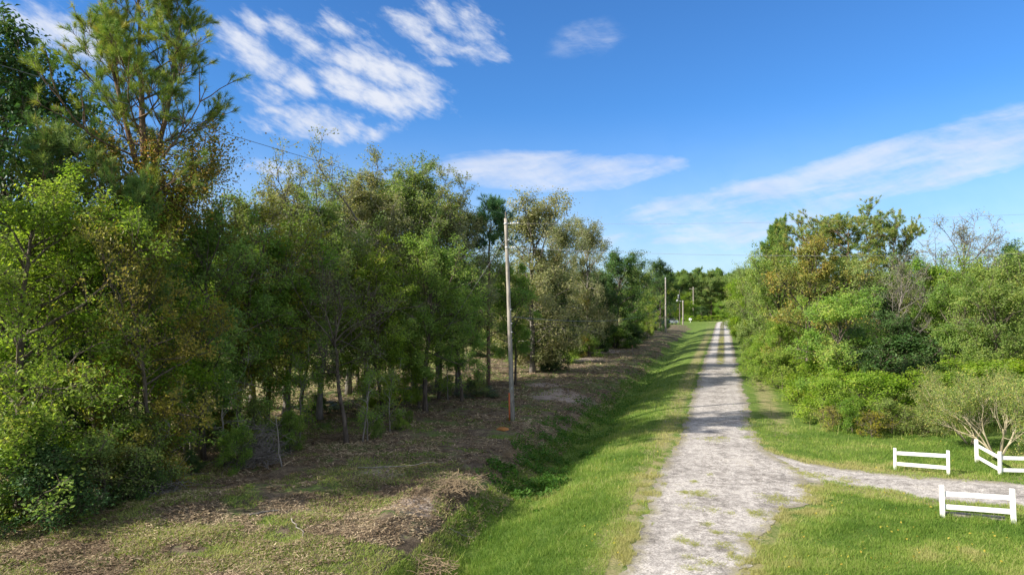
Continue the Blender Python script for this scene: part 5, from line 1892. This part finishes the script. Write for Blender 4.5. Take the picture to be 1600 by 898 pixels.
    z = ground_z(x, y) + g.random(len(x)) ** 1.3 * 0.40 * sst(fbm(x, y, 1.6, 3), 0.34, 0.66)
    leaves(A_, np.stack([x, y, z + 0.02], -1), 0.11, g, 0.6, 0.5, g.beta(2, 2, len(x)))
    tag(link('ditch_weeds', A_.mesh('ditch_weeds', M['weed'], smooth=False)), kind='stuff')
    # fallen leaves, straw and bark on the cleared strip
    x, y = view_points(420000, 13, 110, g, -80, 1130)
    s, d = sd(x, y)
    ok = (d > 7.4) & (d < 34) & (fbm(x, y, 0.8, 3) > 0.36)
    x, y = x[ok], y[ok]
    n = len(x)
    A_ = Acc()
    C_ = np.stack([x, y, ground_z(x, y) + g.uniform(0.0, 0.06, n)], -1)
    tn = np.clip(g.beta(1.5, 2.2, n) + (fbm(x, y, 0.6, 3) - 0.5) * 0.9, 0, 1)
    nn_ = nrm(np.stack([g.normal(0, 0.35, n), g.normal(0, 0.35, n), np.ones(n)], -1))
    a = nrm(np.cross(nn_, np.stack([g.normal(0, 1, n), g.normal(0, 1.6, n), np.zeros(n)], -1)))
    b = np.cross(nn_, a)
    dist = np.hypot(x, y)
    L = (g.uniform(0.05, 0.24, n) * np.where(g.random(n) < 0.02, 3.0, 1.0) * np.clip(dist / 30, 0.8, 2))[:, None]
    w_ = (g.uniform(0.008, 0.022, n) * np.clip(dist / 25, 0.9, 3))[:, None]
    V = np.stack([C_ - a * L / 2, C_ + b * w_, C_ + a * L / 2, C_ - b * w_], 1).reshape(-1, 3)
    A_.add(V, np.arange(4 * n).reshape(-1, 4), tint=tn)
    tag(link('leaf_litter', A_.mesh('leaf_litter', M['straw'], smooth=False)), kind='stuff')
    # scattered fallen leaves on the lawn
    x, y = view_points(2200, 14, 40, g, 900, 1640)
    ok = ~on_road(x, y, 0.1) & ~in_drive(x, y, 0.0)
    x, y = x[ok], y[ok]
    cl = fbm(x, y, 1.0, 2)
    ok = (cl > 0.58) | (g.random(len(x)) < 0.10)
    x, y = x[ok], y[ok]
    A_ = Acc()
    leaves(A_, np.stack([x, y, ground_z(x, y) + 0.085], -1), 0.065, g, 0.7, 0.7, g.uniform(0.5, 1, len(x)))
    tag(link('fallen_leaves', A_.mesh('fallen_leaves', M['yellow'], smooth=False)), kind='stuff')
    # uncut grass round the fence posts
    xs, ys = [], []
    for (u, v) in [(1396, 733), (1479, 741), (1469.5, 806), (1580, 817), (1524, 721), (1559.5, 741.5), (1525, 812), (801, 655)]:
        X, Y = gpt(u, v)
        xs.append(X + g.normal(0, 0.16, 260))
        ys.append(Y + g.normal(0, 0.16, 260))
    x, y = np.concatenate(xs), np.concatenate(ys)
    blades('uncut_grass', x, y, g.uniform(0.08, 0.30, len(x)), np.full(len(x), 0.014), 'grass', np.clip(g.normal(0.4, 0.25, len(x)), 0, 1), g, 0.4)
    # tall dry weeds at the foot of the right thicket
    xs, ys = [], []
    for (u, v, r_, n) in [(1310, 650, 2.0, 900), (1345, 664, 1.6, 900), (1400, 672, 2.2, 1200), (1460, 674, 2.0, 1100), (1275, 628, 1.8, 700), (1240, 600, 1.6, 500), (1500, 676, 1.6, 700)]:
        X, Y = gpt(u, v)
        xs.append(X + g.normal(0, r_ * 0.6, n))
        ys.append(Y + g.normal(0.3, r_ * 0.3, n))
    x, y = np.concatenate(xs), np.concatenate(ys)
    blades('tall_weeds', x, y, g.uniform(0.2, 0.85, len(x)), np.full(len(x), 0.028), 'grass', np.clip(g.normal(0.75, 0.25, len(x)), 0, 1), g, 0.3)


grass()
print('objects', len(bpy.data.objects), 'faces', sum(len(m.polygons) for m in bpy.data.meshes))
